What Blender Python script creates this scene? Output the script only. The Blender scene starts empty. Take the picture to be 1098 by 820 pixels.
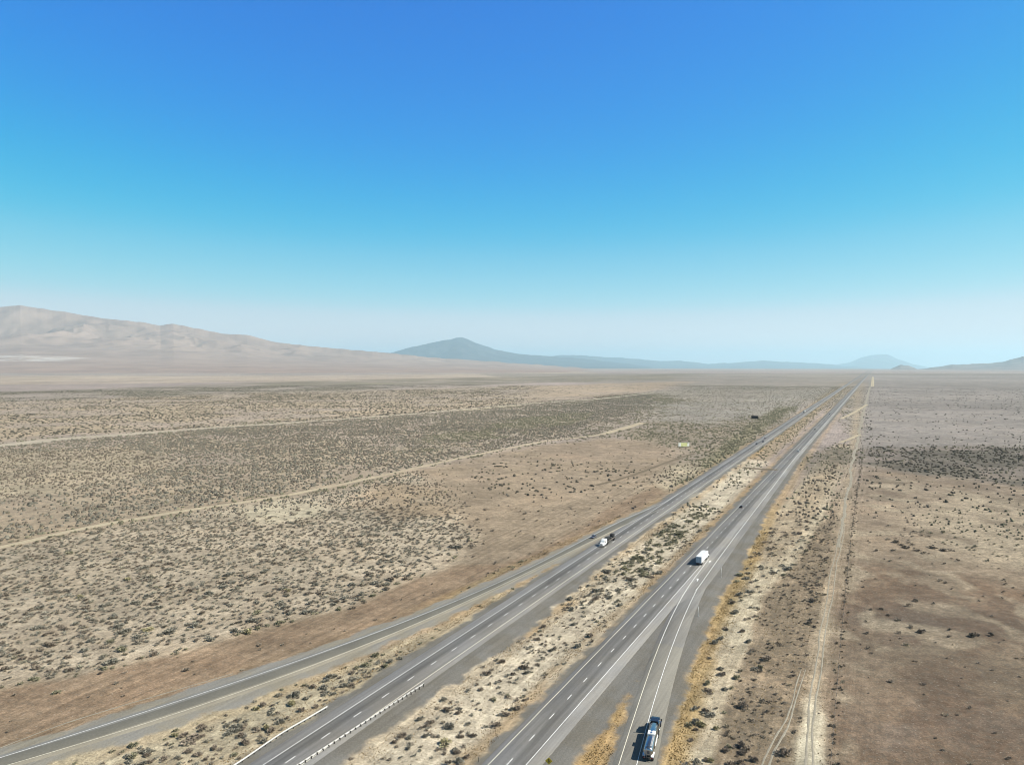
import bpy, math, random
import numpy as np

random.seed(7)
rng = np.random.default_rng(7)
PI = math.pi
scene = bpy.context.scene
COL = scene.collection

# ------------------------------------------------------------------ site frame
# metres; the drone hovers over the origin looking along +Y, ground near z = 0
H = 93.5                      # drone height
F = 760.0                     # focal length in pixels of a 1098 px wide frame
PITCH = math.atan(19.0 / F)   # looking slightly down
PHI = math.radians(27.2)      # heading of the highway
SP, CP = math.sin(PHI), math.cos(PHI)
R_EARTH = 6.9e6


def curv(x, y):
    return -(np.asarray(x, float) ** 2 + np.asarray(y, float) ** 2) / (2 * R_EARTH)


def ray(px, py):
    u = (np.asarray(px, float) - 549) / F
    v = -(np.asarray(py, float) - 410) / F
    c, s = math.cos(PITCH), math.sin(PITCH)
    return u, c + v * s, -s + v * c


def at(px, py, z=0.0):
    """survey sighting -> ground point in metres"""
    rx, ry, rz = ray(px, py)
    t = -(H - z) / np.minimum(rz, -1e-5)
    return rx * t, ry * t


def at_depth(px, py, Y):
    rx, ry, rz = ray(px, py)
    return rx / ry * Y, Y, H + rz / ry * Y


def pts(lst):
    a = np.array(lst, float)
    x, y = at(a[:, 0], a[:, 1])
    return np.c_[x, y]


def ds(x, y):                # highway frame: d to the right of it, s along it
    return x * CP - y * SP, x * SP + y * CP


def xy(d, s):
    return d * CP + s * SP, -d * SP + s * CP


# ------------------------------------------------------------------ noise
def _hash(ix, iy, seed):
    h = (ix.astype(np.int64) * 374761393 + iy.astype(np.int64) * 668265263 + seed * 982451653) & 0x7FFFFFFF
    h = ((h ^ (h >> 13)) * 1274126177) & 0x7FFFFFFF
    h = (h ^ (h >> 16)) & 0xFFFFFF
    return h / float(0xFFFFFF)


def vnoise(x, y, seed=0):
    ix, iy = np.floor(x), np.floor(y)
    fx, fy = x - ix, y - iy
    fx = fx * fx * (3 - 2 * fx)
    fy = fy * fy * (3 - 2 * fy)
    a = _hash(ix, iy, seed); b = _hash(ix + 1, iy, seed)
    c = _hash(ix, iy + 1, seed); d = _hash(ix + 1, iy + 1, seed)
    return (a + (b - a) * fx) * (1 - fy) + (c + (d - c) * fx) * fy


def fbm(x, y, seed=0, octv=4):
    t = 0; amp = 1; tot = 0
    for i in range(octv):
        t = t + amp * vnoise(x * 2 ** i + 17.3 * i, y * 2 ** i - 9.1 * i, seed + i)
        tot += amp; amp *= .5
    return t / tot


def sstep(a, b, x):
    t = np.clip((x - a) / (b - a), 0, 1)
    return t * t * (3 - 2 * t)


# ------------------------------------------------------------------ mesh helpers
def s2l(c):
    c = np.asarray(c, float) / 255
    return np.where(c <= .04045, c / 12.92, ((c + .055) / 1.055) ** 2.4)


EXPO = 1.75                   # how much brighter than its albedo sunlit level ground reads in the photograph


def alb(r, g, b, k=1.0):
    return s2l((r, g, b)) / EXPO * k * np.array((1.0, 1.0, .975))


def mesh_from(name, verts, loops, starts, totals):
    me = bpy.data.meshes.new(name)
    me.vertices.add(len(verts))
    me.vertices.foreach_set('co', np.asarray(verts, np.float32).ravel())
    me.loops.add(len(loops))
    me.loops.foreach_set('vertex_index', np.asarray(loops, np.int32))
    me.polygons.add(len(starts))
    me.polygons.foreach_set('loop_start', np.asarray(starts, np.int32))
    me.update(calc_edges=True)
    return me


def quads_mesh(name, verts, quads):
    q = np.asarray(quads, np.int32)
    n, k = q.shape
    return mesh_from(name, verts, q.ravel(), np.arange(n) * k, None)


def link(name, me, mat=None, parent=None):
    o = bpy.data.objects.new(name, me)
    COL.objects.link(o)
    if mat is not None and me is not None and len(me.materials) == 0:
        me.materials.append(mat)
    if parent is not None:
        o.parent = parent
    return o


def tag(o, label=None, cat=None, group=None, kind=None):
    for k, v in (('label', label), ('category', cat), ('group', group), ('kind', kind)):
        if v:
            o[k] = v
    return o


def structure(name, me, mat, label=None):
    return tag(link(name, me, mat), label, None, None, 'structure')


def smooth(o_or_me, on=True):
    me = getattr(o_or_me, 'data', o_or_me)
    me.polygons.foreach_set('use_smooth', [on] * len(me.polygons))


class MB:
    """collects simple solids into one mesh"""
    def __init__(self):
        self.v = []; self.f = []

    def add(self, vs, fs):
        n = len(self.v)
        self.v += [tuple(p) for p in vs]
        self.f += [tuple(i + n for i in f) for f in fs]
        return self

    def box(self, c, s, top=(1, 1), shift=(0, 0)):
        """centre c, size s, top face scaled by top and moved by shift"""
        x, y, z = c; a, b, h = s[0] / 2, s[1] / 2, s[2] / 2
        vs = [(x - a, y - b, z - h), (x + a, y - b, z - h), (x + a, y + b, z - h), (x - a, y + b, z - h)]
        a2, b2 = a * top[0], b * top[1]; x2, y2 = x + shift[0], y + shift[1]
        vs += [(x2 - a2, y2 - b2, z + h), (x2 + a2, y2 - b2, z + h), (x2 + a2, y2 + b2, z + h), (x2 - a2, y2 + b2, z + h)]
        return self.add(vs, [(3, 2, 1, 0), (4, 5, 6, 7), (0, 1, 5, 4), (1, 2, 6, 5), (2, 3, 7, 6), (3, 0, 4, 7)])

    def loft(self, rings, cap=True):
        n = len(rings[0]); vs = [p for r in rings for p in r]; fs = []
        for i in range(len(rings) - 1):
            for j in range(n):
                k = (j + 1) % n
                fs.append((i * n + j, i * n + k, (i + 1) * n + k, (i + 1) * n + j))
        if cap:
            fs.append(tuple(range(n - 1, -1, -1)))
            fs.append(tuple((len(rings) - 1) * n + j for j in range(n)))
        return self.add(vs, fs)

    def tube(self, p, q, r, n=8, r2=None):
        p, q = np.array(p, float), np.array(q, float)
        w = (q - p) / np.linalg.norm(q - p)
        a = np.cross(w, (0, 0, 1) if abs(w[2]) < .9 else (1, 0, 0)); a /= np.linalg.norm(a)
        b = np.cross(w, a); r2 = r if r2 is None else r2
        ring = lambda c, rr: [tuple(c + rr * (math.cos(t) * a + math.sin(t) * b)) for t in np.arange(n) * 2 * PI / n]
        return self.loft([ring(p, r), ring(q, r2)])

    def section(self, outline, ys, scales=None):
        """outline in the x-z plane swept along y"""
        rings = []
        for i, y in enumerate(ys):
            sx, sz, z0 = scales[i] if scales else (1, 1, 0)
            rings.append([(x * sx, y, z0 + (z - z0) * sz) for x, z in outline])
        return self.loft(rings)

    def build(self, name, mat, parent=None, sm=False):
        me = bpy.data.meshes.new(name)
        me.from_pydata(self.v, [], self.f)
        me.update()
        o = link(name, me, mat, parent)
        if sm:
            smooth(o)
        return o


def rrect(w, h, r, z0=0.0, n=4):
    """rounded rectangle outline in x-z, bottom at z0"""
    out = []
    for cx, cz, a0 in ((w / 2 - r, r, -PI / 2), (w / 2 - r, h - r, 0), (-w / 2 + r, h - r, PI / 2), (-w / 2 + r, r, PI)):
        for i in range(n + 1):
            a = a0 + PI / 2 * i / n
            out.append((cx + r * math.cos(a), z0 + cz + r * math.sin(a)))
    return out


# ------------------------------------------------------------------ materials
def new_mat(name):
    m = bpy.data.materials.new(name); m.use_nodes = True
    nt = m.node_tree
    return m, nt, nt.nodes['Principled BSDF']


class NT:
    def __init__(self, nt):
        self.nt = nt

    def node(self, t, **kw):
        n = self.nt.nodes.new(t)
        for k, v in kw.items():
            setattr(n, k, v)
        return n

    def link(self, a, b):
        self.nt.links.new(a, b)

    def _in(self, sock, v):
        if isinstance(v, bpy.types.NodeSocket):
            self.link(v, sock)
        else:
            sock.default_value = v

    def math(self, op, a, b=0.0, clamp=False):
        n = self.node('ShaderNodeMath', operation=op, use_clamp=clamp)
        self._in(n.inputs[0], a); self._in(n.inputs[1], b)
        return n.outputs[0]

    def mix(self, f, a, b, blend='MIX'):
        n = self.node('ShaderNodeMix', data_type='RGBA', blend_type=blend)
        self._in(n.inputs[0], f)
        for i, v in ((6, a), (7, b)):
            self._in(n.inputs[i], v if isinstance(v, bpy.types.NodeSocket) else (*v[:3], 1))
        return n.outputs[2]

    def noise(self, vec, scale, detail=3, rough=.55, dist=0.0):
        n = self.node('ShaderNodeTexNoise')
        self.link(vec, n.inputs['Vector'])
        n.inputs['Scale'].default_value = scale
        n.inputs['Detail'].default_value = detail
        n.inputs['Roughness'].default_value = rough
        n.inputs['Distortion'].default_value = dist
        return n.outputs['Fac']

    def ramp(self, v, a, b, lo=0.0, hi=1.0):
        n = self.node('ShaderNodeMapRange', interpolation_type='SMOOTHSTEP')
        self._in(n.inputs[0], v)
        for i, q in enumerate((a, b, lo, hi)):
            n.inputs[i + 1].default_value = q
        return n.outputs[0]

    def attr(self, name):
        return self.node('ShaderNodeAttribute', attribute_name=name)

    def pos(self):
        return self.node('ShaderNodeNewGeometry').outputs['Position']

    def mapping(self, vec, rot=0.0, scale=(1, 1, 1)):
        n = self.node('ShaderNodeMapping')
        self.link(vec, n.inputs[0])
        n.inputs['Rotation'].default_value = (0, 0, rot)
        n.inputs['Scale'].default_value = scale
        return n.outputs[0]


def paint(name, col, rough=.5, metal=0.0, var=.12, scale=3.0, coat=0.0):
    m, nt, b = new_mat(name); N = NT(nt)
    tc = N.node('ShaderNodeTexCoord').outputs['Object']
    f = N.noise(tc, scale, 4)
    f = N.ramp(f, .3, .7, 1 - var, 1 + var * .5)
    c = N.mix(1.0, col, col)
    n = N.node('ShaderNodeVectorMath', operation='SCALE')
    n.inputs[0].default_value = col[:3]; N.link(f, n.inputs['Scale'])
    N.link(n.outputs[0], b.inputs['Base Color'])
    b.inputs['Roughness'].default_value = rough
    b.inputs['Metallic'].default_value = metal
    b.inputs['Coat Weight'].default_value = coat
    return m


M = dict(
    white=paint('white paint', (.74, .73, .70), .4, 0, .10, 1.2),
    roof_white=paint('dusty white roof', (.60, .60, .60), .55, 0, .12, .8),
    door_grey=paint('grey rear doors', (.30, .36, .40), .5, 0, .1),
    black=paint('black paint', (.012, .012, .013), .3, 0, .1, coat=.4),
    dark=paint('dark chassis', (.022, .022, .022), .7),
    rubber=paint('tyre rubber', (.02, .02, .02), .85),
    glass=paint('dark window glass', (.015, .018, .02), .08, 0, 0.0),
    alu=paint('bright aluminium', (.62, .64, .66), .32, 1, .05, 1.5),
    tank=paint('polished tank steel', (.40, .41, .42), .28, 1, .05, .8),
    galv=paint('galvanised steel', (.47, .46, .44), .6, .1, .10),
    wood_post=paint('weathered timber post', (.045, .038, .03), .9, 0, .3),
    chrome=paint('chrome', (.7, .7, .7), .15, 1, 0),
    red=paint('red lamp lens', (.35, .012, .01), .3, 0, 0),
    lamp=paint('clear lamp lens', (.7, .7, .68), .15, 0, 0),
    amber=paint('amber lamp lens', (.6, .2, .01), .3, 0, 0),
    grey_car=paint('grey car paint', (.10, .10, .12), .35, .2, .05, coat=.5),
    dark_car=paint('dark car paint', (.018, .02, .026), .3, .2, .05, coat=.5),
    white_car=paint('white car paint', (.75, .75, .74), .35, 0, .03, coat=.5),
    red_car=paint('dark red car paint', (.09, .012, .012), .3, .1, .05, coat=.5),
    yellow=paint('yellow sign sheeting', (.62, .40, .03), .45, 0, .06),
    sign_back=paint('dull sign back', (.14, .13, .125), .6, .2, .12),
    sign_black=paint('black lettering', (.012, .012, .012), .6, 0, 0),
    board_yellow=paint('pale yellow billboard skin', (.58, .58, .26), .6, 0, .12, .4),
    board_white=paint('white billboard skin', (.75, .75, .70), .6, 0, .1, .4),
    board_dark=paint('dark billboard back', (.02, .019, .022), .8, 0, .3, .5),
    tarp=paint('black tarpaulin', (.012, .012, .012), .75, 0, .3, 1.5),
    concrete=paint('pale concrete', (.42, .41, .38), .9),
    deck=paint('worn deck', (.16, .14, .12), .85),
)

# ------------------------------------------------------------------ roads
# lateral positions in the highway frame
EB_Y, EB_D, EB_W = -79.6, -75.7, -71.7      # eastbound: yellow line, lane dashes, white line
WB_W, WB_D, WB_Y = -126.3, -122.3, -118.3   # westbound: white line, lane dashes, yellow line
S0, S1 = 20.0, 26000.0


def poly_fit(plist, deg):
    a = pts(plist); d, s = ds(a[:, 0], a[:, 1])
    return np.polyfit(s, d, deg)


XR_top = [(0, 813.4), (54.9, 795.3), (120, 775.6), (136.6, 768.2), (300, 715.1), (440, 664.8), (494.9, 642.8), (560, 612.3),
          (603.9, 589.6), (636.8, 573.6), (667.6, 558.5), (694.9, 546)]
XR_bot = [(13.7, 819), (164, 773.0), (300, 727.4), (440, 670.3), (494.9, 648.3), (560, 616.8), (603.9, 595.6), (638, 578.3), (672.9, 562.0), (708, 546)]
ER_lef = [(663.9, 819), (676.2, 780), (701.8, 705), (708, 690), (715.6, 671.2), (727.4, 647.4), (737.5, 630), (744.8, 619.8)]
ER_rig = [(683, 819), (697, 767), (716.5, 705), (721.8, 690), (730.2, 669.3), (748.5, 630)]
xr_t, xr_b = poly_fit(XR_top, 4), poly_fit(XR_bot, 4)
er_l, er_r = poly_fit(ER_lef, 3), poly_fit(ER_rig, 3)


def ext(poly, s, s0, s1):
    """polynomial, continued straight outside the surveyed stretch"""
    dp = np.polyder(poly); sc = np.clip(s, s0, s1)
    return np.polyval(poly, sc) + np.polyval(dp, sc) * (s - sc)


XR_S = (92.0, 530.0); ER_S = (165.0, 318.0)
xr_top = lambda s: np.minimum(ext(xr_t, s, 92, 430), WB_W - .0) if False else ext(xr_t, s, 92, 430)
xr_bot = lambda s: ext(xr_b, s, 92, 440)
er_left = lambda s: ext(er_l, s, 162, 312)
er_right = lambda s: ext(er_r, s, 162, 295)


# outer paved edges (d as a function of s)
def eb_left(s):
    return np.full_like(s, EB_Y - 1.3)


def eb_white(s):
    """white edge line: swings out round the acceleration lane and tapers back"""
    k = np.interp(s, [0, 270, 295, 312, 345, 400, 520, 700, 780, 30000], [0, 0, float(er_right(np.array([295.]))[0]) - EB_W, 6.0, 5.2, 4.3, 3.0, .8, 0, 0])
    return EB_W + k


def eb_right(s):
    return eb_white(s) + np.interp(s, [0, 280, 300, 330, 900, 30000], [2.8, 2.8, 2.4, 3.2, 3.2, 3.2])


def wb_left(s):
    k = np.interp(s, [0, 360, 500, 620, 760, 30000], [3.2, 3.2, 3.0, 3.2, 3.2, 3.2])
    return wb_white(s) - k


def wb_white(s):
    return np.full_like(s, WB_W)


def wb_right(s):
    return np.full_like(s, WB_Y + 1.5)


def srange(a, b, near=3.0):
    out = [a]
    while out[-1] < b:
        out.append(out[-1] + max(near, out[-1] * .02))
    out[-1] = b
    return np.array(out)


def ribbon(name, s, offs, mat, z=.18, skirt=.6, label=None, frame=xy):
    """paved strip; offs = list of d(s) arrays from left to right, sides fall away as a bank"""
    cols = [offs[0] - skirt * 1.6] + list(offs) + [offs[-1] + skirt * 1.6]
    n, k = len(s), len(cols)
    V = np.zeros((n, k, 3)); UV = np.zeros((n, k, 2))
    for j, d in enumerate(cols):
        x, y = frame(d, s)
        V[:, j, 0], V[:, j, 1] = x, y
        V[:, j, 2] = curv(x, y) + (z if 0 < j < k - 1 else z - skirt)
        UV[:, j, 0], UV[:, j, 1] = d, s
    idx = np.arange(n * k).reshape(n, k)
    q = np.stack([idx[:-1, :-1], idx[:-1, 1:], idx[1:, 1:], idx[1:, :-1]], -1).reshape(-1, 4)
    me = quads_mesh(name, V.reshape(-1, 3), q)
    uv = me.uv_layers.new(name='lane')
    uv.data.foreach_set('uv', UV.reshape(-1, 2)[q.ravel()].astype(np.float32).ravel())
    return structure(name, me, mat, label)


def asphalt(name, base, tracks, lanes, edges=None, joint=None, tint=None):
    """worn asphalt; lanes = list of (d0, d1, factor) with soft edges, tracks = list of (d, half-width, factor)"""
    m, nt, b = new_mat(name); N = NT(nt)
    uv = N.node('ShaderNodeUVMap', uv_map='lane').outputs[0]
    sep = N.node('ShaderNodeSeparateXYZ'); N.link(uv, sep.inputs[0])
    d, s = sep.outputs[0], sep.outputs[1]
    pos = N.pos()
    st = N.noise(N.mapping(uv, 0, (1.6, .035, 1)), 1.0, 4, .6)
    fine = N.noise(pos, 2.2, 4, .7)
    big = N.noise(N.mapping(uv, 0, (.12, .02, 1)), 1.0, 3)
    val = N.ramp(st, .25, .75, .88, 1.12)
    val = N.math('MULTIPLY', val, N.ramp(fine, .2, .8, .90, 1.10))
    val = N.math('MULTIPLY', val, N.ramp(big, .3, .7, .86, 1.12))
    # transverse cracks and sealed joints, laid patches
    crk = N.noise(N.mapping(uv, 0, (.05, .9, 1)), 1.0, 5, .75)
    val = N.math('MULTIPLY', val, N.ramp(N.math('ABSOLUTE', N.math('SUBTRACT', crk, .5)), .0, .012, .86, 1.0))
    ptc = N.node('ShaderNodeTexVoronoi', feature='F1'); N.link(N.mapping(uv, 0, (.12, .018, 1)), ptc.inputs['Vector']); ptc.inputs['Scale'].default_value = 1.0
    psep = N.node('ShaderNodeSeparateColor'); N.link(ptc.outputs['Color'], psep.inputs[0])
    val = N.math('MULTIPLY', val, N.ramp(psep.outputs[0], 0, 1, .93, 1.06))
    wob = N.math('MULTIPLY', N.math('SUBTRACT', N.noise(N.mapping(uv, 0, (.01, .03, 1)), 1.0, 2), .5), .8)
    dw = N.math('ADD', d, wob)
    for d0, d1, f in lanes:
        a = N.math('MULTIPLY', N.ramp(dw, d0 - .25, d0 + .25), N.ramp(dw, d1 - .25, d1 + .25, 1, 0))
        val = N.math('MULTIPLY', val, N.math('ADD', N.math('MULTIPLY', a, f - 1), 1.0))
    for d0, w, f in tracks:
        a = N.ramp(N.math('ABSOLUTE', N.math('SUBTRACT', dw, d0)), 0.0, w, 1, 0)
        val = N.math('MULTIPLY', val, N.math('ADD', N.math('MULTIPLY', a, f - 1), 1.0))
    n = N.node('ShaderNodeVectorMath', operation='SCALE')
    colr = N.mix(N.ramp(N.noise(pos, .05, 3), .35, .65), base, (base[0] * 1.03, base[1] * 1.0, base[2] * .94))
    if joint:
        j = N.ramp(s, joint - .6, joint + .6, 1, 0)
        colr = N.mix(j, colr, tint)
    N.link(colr, n.inputs[0]); N.link(val, n.inputs['Scale'])
    # dust blown over the paved edge
    N.link(n.outputs[0], b.inputs['Base Color'])
    b.inputs['Roughness'].default_value = .9
    b.inputs['Specular IOR Level'].default_value = .25
    bp = N.node('ShaderNodeBump'); bp.inputs['Strength'].default_value = .25; bp.inputs['Distance'].default_value = .02
    N.link(fine, bp.inputs['Height']); N.link(bp.outputs[0], b.inputs['Normal'])
    return m


A0 = (.160, .156, .150)
M['eb'] = asphalt('eastbound asphalt', A0, [(EB_D + 1.4, 1.5, .70), (EB_D + 3.3, .8, .86), (EB_D - 1.2, .9, .93), (EB_D - 2.9, .8, .93)],
                  [(EB_W, EB_W + 3.2, 1.26), (EB_Y - 1.4, EB_Y, 1.10), (EB_D, EB_W, .93)])
M['wb'] = asphalt('westbound asphalt', A0, [(WB_D - 1.5, 1.6, .72), (WB_D - 3.4, .8, .88), (WB_D + 1.2, .9, .92), (WB_D + 3.0, .8, .93)],
                  [(WB_W - 3.3, WB_W, 1.26), (WB_Y, WB_Y + 1.6, 1.08), (WB_W, WB_D, .90)])
M['ramp_e'] = asphalt('on ramp asphalt', (.170, .166, .158), [], [], joint=232.0, tint=(.186, .175, .150))


def xr_uv_asphalt():
    m, nt, b = new_mat('off ramp asphalt'); N = NT(nt)
    a = N.attr('across').outputs['Fac']           # metres from the lane centre
    pos = N.pos()
    lane = N.math('MULTIPLY', N.ramp(a, -2.5, -2.2), N.ramp(a, 2.2, 2.5, 1, 0))
    side = N.ramp(a, -.5, .5)
    sh = N.mix(side, (.208, .202, .184), (.208, .190, .152))
    c = N.mix(lane, sh, (.130, .124, .104))
    f = N.math('MULTIPLY', N.ramp(N.noise(pos, 1.5, 4, .7), .2, .8, .88, 1.12), N.ramp(N.noise(pos, .08, 3), .3, .7, .92, 1.08))
    n = N.node('ShaderNodeVectorMath', operation='SCALE'); N.link(c, n.inputs[0]); N.link(f, n.inputs['Scale'])
    N.link(n.outputs[0], b.inputs['Base Color']); b.inputs['Roughness'].default_value = .95
    b.inputs['Specular IOR Level'].default_value = .2
    return m


M['ramp_x'] = xr_uv_asphalt()

ss = srange(S0, S1)
ribbon('road', ss, [eb_left(ss), eb_white(ss) * 0 + EB_D, eb_right(ss)], M['eb'], label='straight two lane eastbound carriageway beside the on ramp')
ribbon('road', ss, [wb_left(ss), ss * 0 + WB_D, wb_right(ss)], M['wb'], label='straight two lane westbound carriageway behind the median')
se = srange(20.0, 330.0)
er_ls = lambda s: er_left(s) - np.interp(s, [0, 240, 300], [1.0, 1.2, .6])
er_rs = lambda s: er_right(s) + np.interp(s, [0, 160, 270, 330], [4.2, 4.0, 2.8, 2.6])
ribbon('ramp_road', se, [er_ls(se), (er_left(se) + er_right(se)) / 2, er_rs(se)], M['ramp_e'], z=.15, label='single lane on ramp joining the eastbound carriageway')
sx = srange(20.0, 520.0)
slope_x = np.gradient(xr_top(sx), sx)
kx = np.sqrt(1 + slope_x ** 2)
xr_ls = lambda s: xr_top(s) - 1.3 * np.interp(s, sx, kx) * np.interp(s, [0, 300, 420, 520], [1, 1, .6, .4])
xr_rs = lambda s: xr_bot(s) + 1.2 * np.interp(s, sx, kx) * np.interp(s, [0, 150, 300, 400], [1, 1, .8, .6])
o = ribbon('ramp_road', sx, [xr_ls(sx), (xr_top(sx) + xr_bot(sx)) / 2, xr_rs(sx)], M['ramp_x'], z=.15, label='curving off ramp leaving the westbound carriageway')
co = np.zeros(len(o.data.vertices) * 3, np.float32); o.data.vertices.foreach_get('co', co); co = co.reshape(-1, 3)
dd, s_ = ds(co[:, 0], co[:, 1])
mid = (xr_top(s_) + xr_bot(s_)) / 2
ac = (dd - mid) / np.interp(s_, sx, kx)
at_ = o.data.attributes.new('across', 'FLOAT', 'POINT'); at_.data.foreach_set('value', ac.astype(np.float32))


# ---- painted lines: thin sheets just above the asphalt
def line_mat(name, c):
    m, nt, b = new_mat(name); N = NT(nt)
    pos = N.pos()
    w = N.ramp(N.noise(pos, 1.7, 5, .7), .30, .52)
    col = N.mix(w, tuple(q * .62 for q in c), c)
    N.link(col, b.inputs['Base Color']); b.inputs['Roughness'].default_value = .8
    return m


M['line_white'] = line_mat('white road paint', (.72, .72, .70))
M['line_yellow'] = line_mat('worn cream yellow road paint', (.66, .62, .50))


class Strips:
    def __init__(self):
        self.v = []; self.q = []

    def strip(self, s, d, w, z):
        n0 = len(self.v)
        dp = np.gradient(d, s); k = np.sqrt(1 + dp ** 2)
        for side in (-1, 1):
            x, y = xy(d + side * w / 2 * k, s)
            self.v += list(np.c_[x, y, curv(x, y) + z])
        n = len(s)
        for i in range(n - 1):
            self.q.append((n0 + i, n0 + n + i, n0 + n + i + 1, n0 + i + 1))

    def poly(self, pl, z):
        """convex quad given in (d, s)"""
        n0 = len(self.v)
        for d, s in pl:
            x, y = xy(d, s); self.v.append((x, y, float(curv(x, y)) + z))
        self.q.append((n0, n0 + 1, n0 + 2, n0 + 3))

    def build(self, name, mat, label):
        me = quads_mesh(name, np.array(self.v), self.q)
        return structure(name, me, mat, label)


ZL, ZR = .205, .185
white, yellow = Strips(), Strips()
sl = srange(S0, 6000.0)
sa = sl[sl <= 318]; sb = np.r_[np.array([312.0]), sl[sl > 314]]
TIP = float(np.linspace(250, 345, 400)[np.argmin(np.abs(er_left(np.linspace(250, 345, 400)) - EB_W))]); print('tip', TIP, er_right(np.array([295., 312.])), EB_W)
white.strip(np.linspace(20, TIP, 120), np.full(120, EB_W), .17, ZL)                       # white line up to the gore
white.strip(np.linspace(294, 6000, 900), eb_white(np.linspace(294, 6000, 900)), .18, ZL)
white.strip(sl[sl > 20], wb_white(sl[sl > 20]), .17, ZL)
yellow.strip(sl, np.full(len(sl), EB_Y), .17, ZL)
yellow.strip(sl, np.full(len(sl), WB_Y), .17, ZL)
s = np.linspace(20, 312, 120); yellow.strip(s, er_left(s), .18, ZR)
s = np.linspace(232, TIP - 1, 50); white.strip(s, er_left(s), .17, ZL + .004)
s = np.linspace(20, 296, 120); white.strip(s, er_right(s), .17, ZL)
s = np.linspace(20, 510, 200); white.strip(s, np.minimum(xr_top(s), WB_W - .3), .18, ZL + .003)
s = np.linspace(20, 452, 200); yellow.strip(s, xr_bot(s), .17, ZL + .006)
k0 = ds(*at(545.9, 817))[1]
for i in range(-12, 420):
    for D, off in ((EB_D, 0.0), (WB_D, ds(*at(310.1, 814.3))[1] - k0)):
        sc = k0 + off + i * 12.2
        if sc > 20:
            white.strip(np.array([sc - 1.6, sc + 1.6]), np.array([D, D]), .20 if sc < 500 else .16, ZL)
# lane drop arrows in the acceleration lane
for px, py in ((761.5, 602.5), (748.3, 622.0)):
    d0, s0 = ds(*at(px, py))
    white.poly([(d0 - .0, s0 - 2.0), (d0 + .3, s0 - 2.0), (d0 + .0, s0 + .4), (d0 - .3, s0 + .4)], ZL + .008)
    white.poly([(d0 - .8, s0 + .4), (d0 + .55, s0 + .4), (d0 - .4, s0 + 2.0), (d0 - .5, s0 + 2.0)], ZL + .008)
white.build('road_markings', M['line_white'], 'white edge lines, lane dashes and arrows on the asphalt')
yellow.build('road_markings', M['line_yellow'], 'faded yellow median side edge lines on the asphalt')


# ------------------------------------------------------------------ land cover
def poly_sdf(P, x, y):
    """signed distance to a closed polygon, positive inside"""
    n = len(P); best = np.full(x.shape, 1e30); inside = np.zeros(x.shape, bool)
    for i in range(n):
        ax, ay = P[i]; bx, by = P[(i + 1) % n]
        ex, ey = bx - ax, by - ay
        t = np.clip(((x - ax) * ex + (y - ay) * ey) / (ex * ex + ey * ey + 1e-9), 0, 1)
        d2 = (x - ax - t * ex) ** 2 + (y - ay - t * ey) ** 2
        best = np.minimum(best, d2)
        c = ((ay > y) != (by > y))
        with np.errstate(divide='ignore', invalid='ignore'):
            xi = ax + (y - ay) / (by - ay if by != ay else 1e-9) * ex
        inside ^= c & (x < xi)
    dist = np.sqrt(best)
    return np.where(inside, dist, -dist)


# (outline as survey sightings, soil, shrubs per m2, shrub size, shrub tint mix, edge softness, share of small scrub in the soil)
Z = []


def zone(outline, soil, dens=None, size=None, tint=None, soft=.012, scrub=None, patch=.35):
    Z.append((pts(outline), None if soil is None else alb(*soil), dens, size, tint, soft, scrub, patch))


# tints: 0 grey sage, 1 olive, 2 dark, 3 brown
zone([(-900, 411), (-900, 397), (600, 396.5), (640, 400), (600, 406), (300, 409), (0, 412)], (196, 180, 163), 0.0, 3, 1, .02, .05)
zone([(-900, 402.5), (-900, 396), (620, 396), (560, 399), (300, 402.5)], (176, 164, 157), 0.0, 3, 1, .03, .1)
zone([(500, 400), (1500, 399), (1500, 480), (930, 480), (890, 430), (860, 440), (815, 470), (740, 515), (690, 505), (740, 485), (690, 476), (700, 445), (740, 415), (600, 409)], (166, 156, 145), .012, 2.6, 1, .02, .35)
zone([(935, 402), (1600, 401), (1600, 478), (1098, 478), (930, 482), (924, 470)], (164, 156, 150), .0006, 2.6, 2, .02, .12, .2)
zone([(-900, 447), (-300, 431), (0, 420), (150, 415.5), (330, 408), (500, 404), (700, 401), (760, 400), (720, 407), (560, 410), (420, 416), (300, 420), (0, 431), (-300, 444), (-900, 468)], (158, 148, 130), .006, 3.6, 2, .03, .5, .7)
zone([(-900, 468), (-300, 444), (0, 431), (300, 420), (420, 417), (560, 412), (620, 414), (560, 432), (440, 443), (300, 452), (150, 463), (0, 474), (-300, 498), (-900, 560)], (192, 175, 151), .0095, 4.0, 2, .04, .25, .55)
zone([(560, 414), (640, 411), (745, 409), (720, 418), (640, 427), (560, 431)], (187, 169, 148), .0012, 2.8, 2, .02, .05)
zone([(640, 428), (740, 415), (800, 418), (870, 417), (905, 409), (880, 424), (850, 432), (790, 437), (720, 440), (690, 436)], (170, 160, 148), .004, 3.0, 1, .03, .3)
zone([(-900, 570), (-300, 500), (0, 477), (150, 464), (300, 453), (440, 444), (560, 433), (640, 428), (690, 423), (720, 430), (690, 446), (640, 464), (575, 472), (500, 487), (440, 500), (300, 528), (100, 561), (0, 583), (-300, 645), (-900, 800)], (192, 176, 153), .095, 2.5, 0, .06, .4, .45)
zone([(-300, 520), (-20, 487), (120, 480), (200, 492), (150, 512), (40, 530), (-300, 560)], (194, 180, 156), .05, 2.0, 3, .03, .3)
zone([(430, 470), (560, 446), (640, 440), (610, 455), (520, 472), (440, 485)], (168, 157, 136), .09, 2.5, 1, .06, .45, .5)
zone([(690, 432), (800, 432), (870, 420), (890, 420), (850, 446), (800, 452), (750, 455), (700, 448)], (170, 163, 153), .006, 2.5, 1, .07, .3, .6)
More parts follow.
